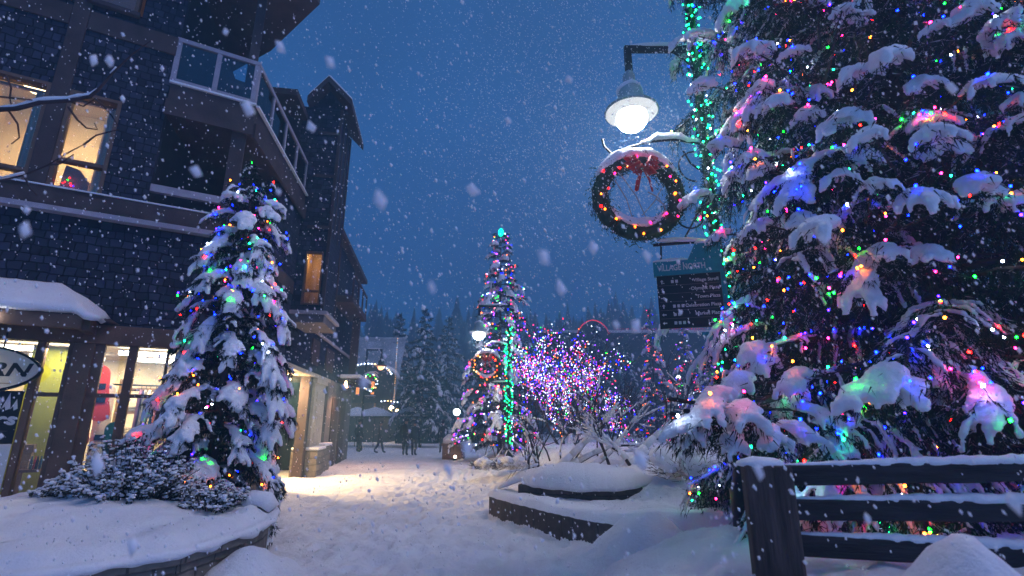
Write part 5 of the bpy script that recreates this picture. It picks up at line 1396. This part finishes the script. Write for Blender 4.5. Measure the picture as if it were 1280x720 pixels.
# ------------------------------------------------------------------ far buildings
HB = thing('chalet', (X(462, 46), 46, 0), 'far house with a steep snowy roof, arched string of white lights and orange windows', 'house')
xa, xb = X(415, 46), X(498, 46)
part('wall', FARW, lambda m: m.box(V((xa - 3, 46, 0)), V((xb - xa + 2.8, 0, 0)), V((0, 6, 0)), V((0, 0, 3.6))), par=HB)
part('roof', DIMSNOW, lambda m: m.prism([V((xa - 3, 45.3, 3.4)), V((xb, 45.3, 3.4)), V((xb, 49, 9.6)), V((xa - 3, 49, 9.6))], V((0, .25, .2))), par=HB)
dx0 = X(462, 45)
def dormer(m):
    m.box(V((dx0 - 2.0, 44.6, .0)), V((4.2, 0, 0)), V((0, 2.5, 0)), V((0, 0, 5.4)))
    m.prism([V((dx0 - 2.0, 44.6, 5.4))] + [V((dx0 + .1 - 2.1 * cos(pi * k / 10), 44.6, 5.4 + 1.1 * sin(pi * k / 10))) for k in range(1, 10)] + [V((dx0 + 2.2, 44.6, 5.4))], V((0, 3, 0)))
part('dormer', FARW, dormer, par=HB)
part('dormer_snow', SNOW, lambda m: pad(m, [V((dx0 + .1 - 2.5 * cos(pi * k / 12), 45.6, 5.45 + 1.2 * sin(pi * k / 12))) for k in range(13)], 1.0, .2, 10), par=HB, smooth=True)
OW = emit('orange_window_glow', (1, .30, .08), 1.5)
for k, xx in enumerate((-.55, .75)):
    wn = part('window', BROWN, lambda m: m.box(V((dx0 + xx - .35, 44.55, 3.9)), V((.8, 0, 0)), V((0, .1, 0)), V((0, 0, 1.35))), par=HB)
    part('pane', OW, lambda m: m.box(V((dx0 + xx - .27, 44.54, 4.0)), V((.28, 0, 0)), V((0, .008, 0)), V((0, 0, 1.1))), par=wn)
part('balcony', BROWN2, lambda m: m.box(V((dx0 - 1.6, 43.9, 2.5)), V((2.6, 0, 0)), V((0, .7, 0)), V((0, 0, .75))), par=HB)
light_string((dx0, 44.5, 5.4), [V((dx0 + .1 - 2.2 * cos(pi * k / 22), 44.45, 5.42 + 1.25 * sin(pi * k / 22))) for k in range(2, 21)] + [V((dx0 + 1.5 + .28 * k, 44.4, 3.4 + .05 * sin(k))) for k in range(6)], .055, 9, [('white', 5), ('warm', 2)], 'white bulbs following the arched gable of the far house')
light_string((xb, 45.2, 3.4), [V((xb + .05, 45.1 + 0 * k, 3.2 + .2 * k)) for k in range(30)], .035, 2.2, [('warm', 3), ('white', 1)], 'upright line of pale bulbs on the far house corner')
FL = thing('flood_lamp', (X(494, 44), 44, 2), 'warm glaring lamp on a short arm beside the far house', 'lamp')
fp = at(495, 513, 44)
part('lamp_head', METAL, lambda m: m.tube([fp + V((-.7, .1, .45)), fp + V((.75, .1, -.3))], [.16, .2], 10), par=FL)
part('lens', emit('flood_glow', (1, .68, .32), 22), lambda m: m.tube([fp + V((-.5, -.12, .25)), fp + V((.55, -.12, -.32))], [.17, .2], 10), par=FL)
part('post', METAL, lambda m: m.tube([V((fp.x + .2, 44.15, 0)), V((fp.x + .2, 44.15, fp.z))], .08, 8), par=FL)
# dark building with red roof-line lights
RB = thing('long_building', (12, 58, 0), 'long dark distant building with arched gable and snowy roof behind the lit trees', 'building')
x0, x1 = X(675, 58), X(1000, 58)
zr = at(780, 412, 58).z
part('wall', FARW, lambda m: m.box(V((x0, 58, 0)), V((x1 - x0, 0, 0)), V((0, 8, 0)), V((0, 0, zr - .4))), par=RB)
gx0, gx1 = X(722, 57.6), X(763, 57.6); gz = at(740, 402, 57.6).z
GAB = [V((gx0 + (gx1 - gx0) * k / 12, 57.6, zr - .9 + (gz - zr + .9) * sin(pi * k / 12) ** .6)) for k in range(13)]
part('gable', FARW, lambda m: m.prism(GAB + [V((gx1, 57.6, 0)), V((gx0, 57.6, 0))], V((0, 5, 0))), par=RB)
part('roof_snow', SNOW, lambda m: m.box(V((x0, 57.8, zr - .38)), V((x1 - x0, 0, 0)), V((0, 8, 0)), V((0, 0, .3))), par=RB)
PW = emit('shop_front_glow', (1, .5, .2), .9)
for k, (a_, b_, c_, d_) in enumerate(((868, 905, 466, 492), (838, 850, 478, 490), (700, 722, 486, 500))):
    A_, B_ = at(a_, c_, 57.9), at(b_, d_, 57.9)
    wn = part('window', BROWN, lambda m: m.box(V((A_.x - .3, 57.86, B_.z - .3)), V((B_.x - A_.x + .6, 0, 0)), V((0, .1, 0)), V((0, 0, A_.z - B_.z + .6))), par=RB)
    nn = 4
    for j in range(nn):
        part('pane', PW, lambda m: m.box(V((A_.x + (B_.x - A_.x) * j / nn + .1, 57.84, B_.z)), V(((B_.x - A_.x) / nn - .25, 0, 0)), V((0, .01, 0)), V((0, 0, (A_.z - B_.z) * (.6 + .3 * (j % 2))))), par=wn)
redp = []
for a_, b_ in zip(GAB, GAB[1:]): redp += [a_.lerp(b_, k / 5) + V((0, -.15, .15)) for k in range(5)]
redp += [V((X(770, 57.6) + k * .32, 57.5, zr)) for k in range(44)]
light_string((12, 57.5, zr), redp, .04, 1.6, [('red', 1)], 'red bulbs outlining the roof edge and arch of the distant building')
for (px, py, Y, lab) in ((848, 472, 46, 'small bright white street lamp far off between the distant lit trees'), (571, 515, 30, 'low white street lamp glowing left of the tall lit spruce')):
    p = at(px, py, Y); SLm = thing('globe_lamp', (p.x, Y, 0), lab, 'street lamp')
    part('post', METAL, lambda m: m.lathe((p.x, Y, 0), [(.1, 0), (.06, .5), (.05, p.z - .15)], 10), par=SLm, smooth=True)
    part('globe', emit('far_globe_%d' % px, (.9, .97, 1), 14), lambda m: m.ball(p, .2, 12), par=SLm, smooth=True)
    part('cap', METAL, lambda m: m.lathe(p + V((0, 0, .17)), [(.2, 0), (.12, .12), (.02, .16)], 12), par=SLm)

# far-off wood on the hillside
rs = R.getstate(); R.seed(15); fw = MB()
for k in range(1100):
    x = R.uniform(-120, 120); y = R.uniform(84, 140); z = height(x, y, False); hh = R.choice((5, 6, 7, 8, 10)) * R.uniform(.8, 1.2); rr = hh * R.uniform(.2, .36)
    fw.tube([V((x, y, z - .5)), V((x, y, z + .8))], .25, 4, cap=False)
    nl = 6
    for l in range(nl):
        zb_ = z + .6 + hh * l / nl; rad = rr * (1 - l / nl) + .15; b = len(fw.v); K = 9
        tip = V((x, y, zb_ + hh / nl * 1.7))
        fw.v.append(tip)
        for j in range(K):
            a_ = 2 * pi * j / K + l; q = rad * R.uniform(.55, 1.25); fw.v.append(V((x + cos(a_) * q, y + sin(a_) * q, zb_ - .25 * q + R.uniform(-.2, .2))))
        for j in range(K): fw.face([b, b + 1 + j, b + 1 + (j + 1) % K])
tag(fw.build('forest', NEEDLE2), 'dark wooded hillside fading into the snowfall behind the village', 'forest', kind='stuff')
R.setstate(rs)

# ------------------------------------------------------------------ people
def person(x, y, z0, hgt, label, yaw, stride=0, coat=None, arms=.1, hat=CLOTHD, pack=False, back=False):
    t = thing('person', (x, y, z0), label, 'person')
    k = hgt / 1.75
    J = {'pelvis': (0, 0, .95, .135), 'waist': (0, 0, 1.1, .14), 'chest': (0, 0, 1.32, .17), 'neck': (0, .01, 1.47, .062), 'chin': (0, -.01, 1.56, .08), 'head': (0, -.01, 1.66, .095)}
    E = [('pelvis', 'waist'), ('waist', 'chest'), ('chest', 'neck'), ('neck', 'chin'), ('chin', 'head')]
    for sg, nm in ((-1, 'l'), (1, 'r')):
        sw_ = stride * sg
        J['hip' + nm] = (.09 * sg, 0, .88, .105); J['kn' + nm] = (.1 * sg, -.16 * sw_ - .02, .49, .075); J['an' + nm] = (.1 * sg, -.38 * sw_ + (.10 if sw_ < 0 else 0), .09 + (.03 if sw_ < 0 else 0), .055); J['toe' + nm] = (.11 * sg, -.38 * sw_ - .15, .045, .045)
        J['sh' + nm] = (.19 * sg, 0, 1.39, .075); J['el' + nm] = (.26 * sg, .04 + .12 * sw_, 1.12, .06); J['wr' + nm] = (.25 * sg, -.06 + .2 * sw_, .89, .045); J['ha' + nm] = (.245 * sg, -.09 + .2 * sw_, .80, .04)
        E += [('pelvis', 'hip' + nm), ('hip' + nm, 'kn' + nm), ('kn' + nm, 'an' + nm), ('an' + nm, 'toe' + nm), ('chest', 'sh' + nm), ('sh' + nm, 'el' + nm), ('el' + nm, 'wr' + nm), ('wr' + nm, 'ha' + nm)]
    names = list(J); ix = {n: i for i, n in enumerate(names)}
    me = bpy.data.meshes.new('body'); me.from_pydata([J[n][:3] for n in names], [(ix[a_], ix[b_]) for a_, b_ in E], [])
    o = bpy.data.objects.new('body', me); COL.objects.link(o)
    md = o.modifiers.new('s', 'SKIN'); md.branch_smoothing = .4
    for n in names:
        s = me.skin_vertices[0].data[ix[n]]; s.radius = (J[n][3], J[n][3] * (.8 if n in ('chest', 'waist', 'pelvis') else 1)); s.use_root = (n == 'pelvis')
    o.modifiers.new('ss', 'SUBSURF').levels = 2
    evaluated(o); me = o.data; me.materials.clear()
    for m_ in (coat or CLOTHD, TROUS, SKIN, BLACK): me.materials.append(m_)
    for p in me.polygons:
        z = p.center.z; p.use_smooth = True
        p.material_index = 3 if z < .13 else (1 if z < .84 and abs(p.center.x) < .2 else (2 if z > 1.5 and not back else 0))
    o.parent = t; o['_loc'] = t['_loc']
    hm = MB(); hm.ball((0, .0, 1.70), .115, 14, sq=(1, 1.05, .85)); hm.tube([(0, 0, 1.64), (0, 0, 1.69)], .118, 14); q = hm.build('hat', hat, None, True); q.parent = t
    if not back:
        fm = MB(); fm.ball((0, -.105, 1.63), .018, 6); fm.ball((-.035, -.095, 1.66), .012, 6); fm.ball((.035, -.095, 1.66), .012, 6); q = fm.build('face', SKIN, None, True); q.parent = t
    if pack:
        bm_ = MB(); bm_.cbox((0, .2, 1.22), .3, .16, .44); q = bm_.build('backpack', BLACK, None, bevel=.04); q.parent = t
    t.scale = (k, k, k); t.rotation_euler = (0, 0, yaw)
def gx(px, py, z=0.0):
    r = ray(px, py); u = (z - CAMZ) / r.z; return r.x * u, r.y * u
for (px, py, hg, lab, yaw, stv, ct, pk) in ((447, 565, 1.8, 'person in dark clothes standing closest to the lodge wall', pi * .8, .15, CLOTHD, False), (474, 566, 1.72, 'person striding across the snow mid-step in dark clothes', pi * .5, .5, TROUS, False),
        (506, 569, 1.85, 'taller person of the pair, in dark coat with pale grey trousers', pi, .2, CLOTHD, True), (517, 569, 1.72, 'shorter person of the pair, in navy coat', pi * .95, .1, CLOTHB, False), (553, 566, 1.75, 'person in dark coat walking beside the snowy planter box', pi * 1.1, .4, CLOTHD, False)):
    x, y = gx(px, py, .02); person(x, y, .0, hg, lab, yaw, stv, ct, pack=pk, back=False)
# planter box with snow by the street
bx, by = gx(567, 573, .02)
PB = thing('planter_box', (bx, by, 0), 'wooden planter box topped with snow at the end of the street', 'planter')
part('box', BROWN2, lambda m: (m.cbox((bx, by, .35), 1.0, .8, .7), m.cbox((bx, by, .66), 1.1, .9, .1)), par=PB, bevel=.02)
part('snow_cap', SNOW, lambda m: pad(m, [V((bx - .5 + .17 * k, by, .78)) for k in range(7)], .45, .42, 12, .1), par=PB, smooth=True)
PBl = (bx, by - .75)
q = thing('ground_light', (PBl[0] + .1, PBl[1], .05), 'small warm lamp on the snow in front of the planter box', 'lamp')
part('lens', emit('ground_glow', (1, .7, .5), 12), lambda m: m.ball((PBl[0] + .15, PBl[1], .14), .07, 10), par=q, smooth=True); part('housing', METAL, lambda m: m.lathe((PBl[0] + .15, PBl[1], -.05), [(.1, 0), (.1, .12), (.08, .14)], 10), par=q)
# snow-topped market umbrellas by the far house
for k, (px, lab) in enumerate(((452, 'snow-topped parasol next to the lodge end'), (474, 'snow-topped parasol in the middle of the row before the far house'), (515, 'snow-topped parasol above the standing pair'))):
    x, y = X(px, 37), 37
    U = thing('parasol', (x, y, 0), lab, 'parasol')
    part('pole', METAL, lambda m: m.tube([V((x, y, 0)), V((x, y, 2.5))], .035, 8), par=U)
    part('canopy', CLOTHD, lambda m: m.lathe((x, y, 2.0), [(1.5, 0), (.9, .28), (.05, .55)], 8), par=U)
    part('snow_cap', SNOW, lambda m: m.lathe((x, y, 2.06), [(1.45, 0), (1.3, .12), (.8, .42), (.05, .66)], 12), par=U, smooth=True)
# low snowy hedge line at the street end
for (px0, px1, Y, hgt, lab) in ((500, 600, 42, .9, 'low snow-covered hedge across the end of the street'),):
    H = thing('hedge', (X(px0, Y), Y, 0), lab, 'hedge')
    part('hedge_body', NEEDLE2, lambda m: m.box(V((X(px0, Y), Y, 0)), V((X(px1, Y) - X(px0, Y), 0, 0)), V((0, .8, 0)), V((0, 0, hgt))), par=H)
    part('snow_cap', SNOW, lambda m: pad(m, [V((X(px0, Y) + k * .5, Y + .4, hgt)) for k in range(14)], .5, .35, 10, .15), par=H, smooth=True)

# ------------------------------------------------------------------ falling snow
rs = R.getstate(); R.seed(99); fs = MB(); FALL = V((.35, .0, -1)).normalized()
def flake(p, r):
    n = 6; b = len(fs.v); q = [R.uniform(.6, 1.25) for _ in range(6)]
    A_ = [V((1, 0, 0)), V((-1, 0, 0)), V((0, 1, 0)), V((0, -1, 0)), V((0, 0, 1)), V((0, 0, -1))]
    rot = Quaternion(rv(1).normalized(), R.uniform(0, 6))
    for a_, s in zip(A_, q): fs.v.append(p + (lambda q_: q_ + FALL * q_.dot(FALL) * .8)(rot @ (a_ * r * s)))
    for f in ((0, 2, 4), (2, 1, 4), (1, 3, 4), (3, 0, 4), (2, 0, 5), (1, 2, 5), (3, 1, 5), (0, 3, 5)): fs.face([b + i for i in f])
for k in range(42000):
    Y = 1.6 + 24 * R.random() ** 1.0
    px, py = R.uniform(-150, 1430), R.uniform(-120, 740); p = at(px, py, Y)
    if p.z < height(p.x, p.y, False) + .1: continue
    flake(p, R.uniform(.0025, .0065) * (1 + .06 * Y) * (1.5 if R.random() < .12 else 1))
for k in range(20000):                      # extra flakes crowded round the lamp to build up its halo
    p = V((1.64, 5.9, 5.0)) + V((R.gauss(0, 1.6), R.gauss(0, 1.1), R.gauss(.1, 1.6)))
    if p.z > 4.15 or (p.z > 1 and R.random() < .3): flake(p, R.uniform(.003, .0075))
near = [(118, 75), (138, 76), (33, 263), (31, 287), (245, 215), (165, 681), (590, 237), (680, 323), (413, 78), (350, 58), (282, 40), (700, 362), (741, 310), (120, 580), (800, 576), (905, 700), (1268, 628), (1190, 110), (808, 320), (770, 406), (795, 408), (635, 150), (475, 250), (585, 560), (540, 360), (390, 160), (348, 240), (310, 135), (1085, 650), (950, 590), (560, 585), (640, 470), (1030, 300), (712, 100), (455, 480), (228, 455)]
for (px, py) in near: flake(at(px, py, R.uniform(.6, 1.1)), R.uniform(.006, .0125))
tag(fs.build('falling_snow', FLAKE, smooth=True), 'snowflakes falling through the night air', 'snow', kind='stuff')
R.setstate(rs)

# ------------------------------------------------------------------ air
hz = MB(); hz.box(V((-152, -42, -3)), V((304, 0, 0)), V((0, 199, 0)), V((0, 0, 58)))
hm = bpy.data.materials.new('haze_air'); hm.use_nodes = True; nt = hm.node_tree; nt.nodes.clear()
o_ = N(nt, 'ShaderNodeOutputMaterial'); pv = N(nt, 'ShaderNodeVolumePrincipled'); pv.inputs['Color'].default_value = (.30, .66, 1, 1); pv.inputs['Density'].default_value = .013; pv.inputs['Anisotropy'].default_value = .3
nt.links.new(pv.outputs[0], o_.inputs['Volume'])
tag(hz.build('haze', hm), kind='stuff')

for o in bpy.data.objects:
    if '_loc' in o: del o['_loc']
print('objects', len(bpy.data.objects))
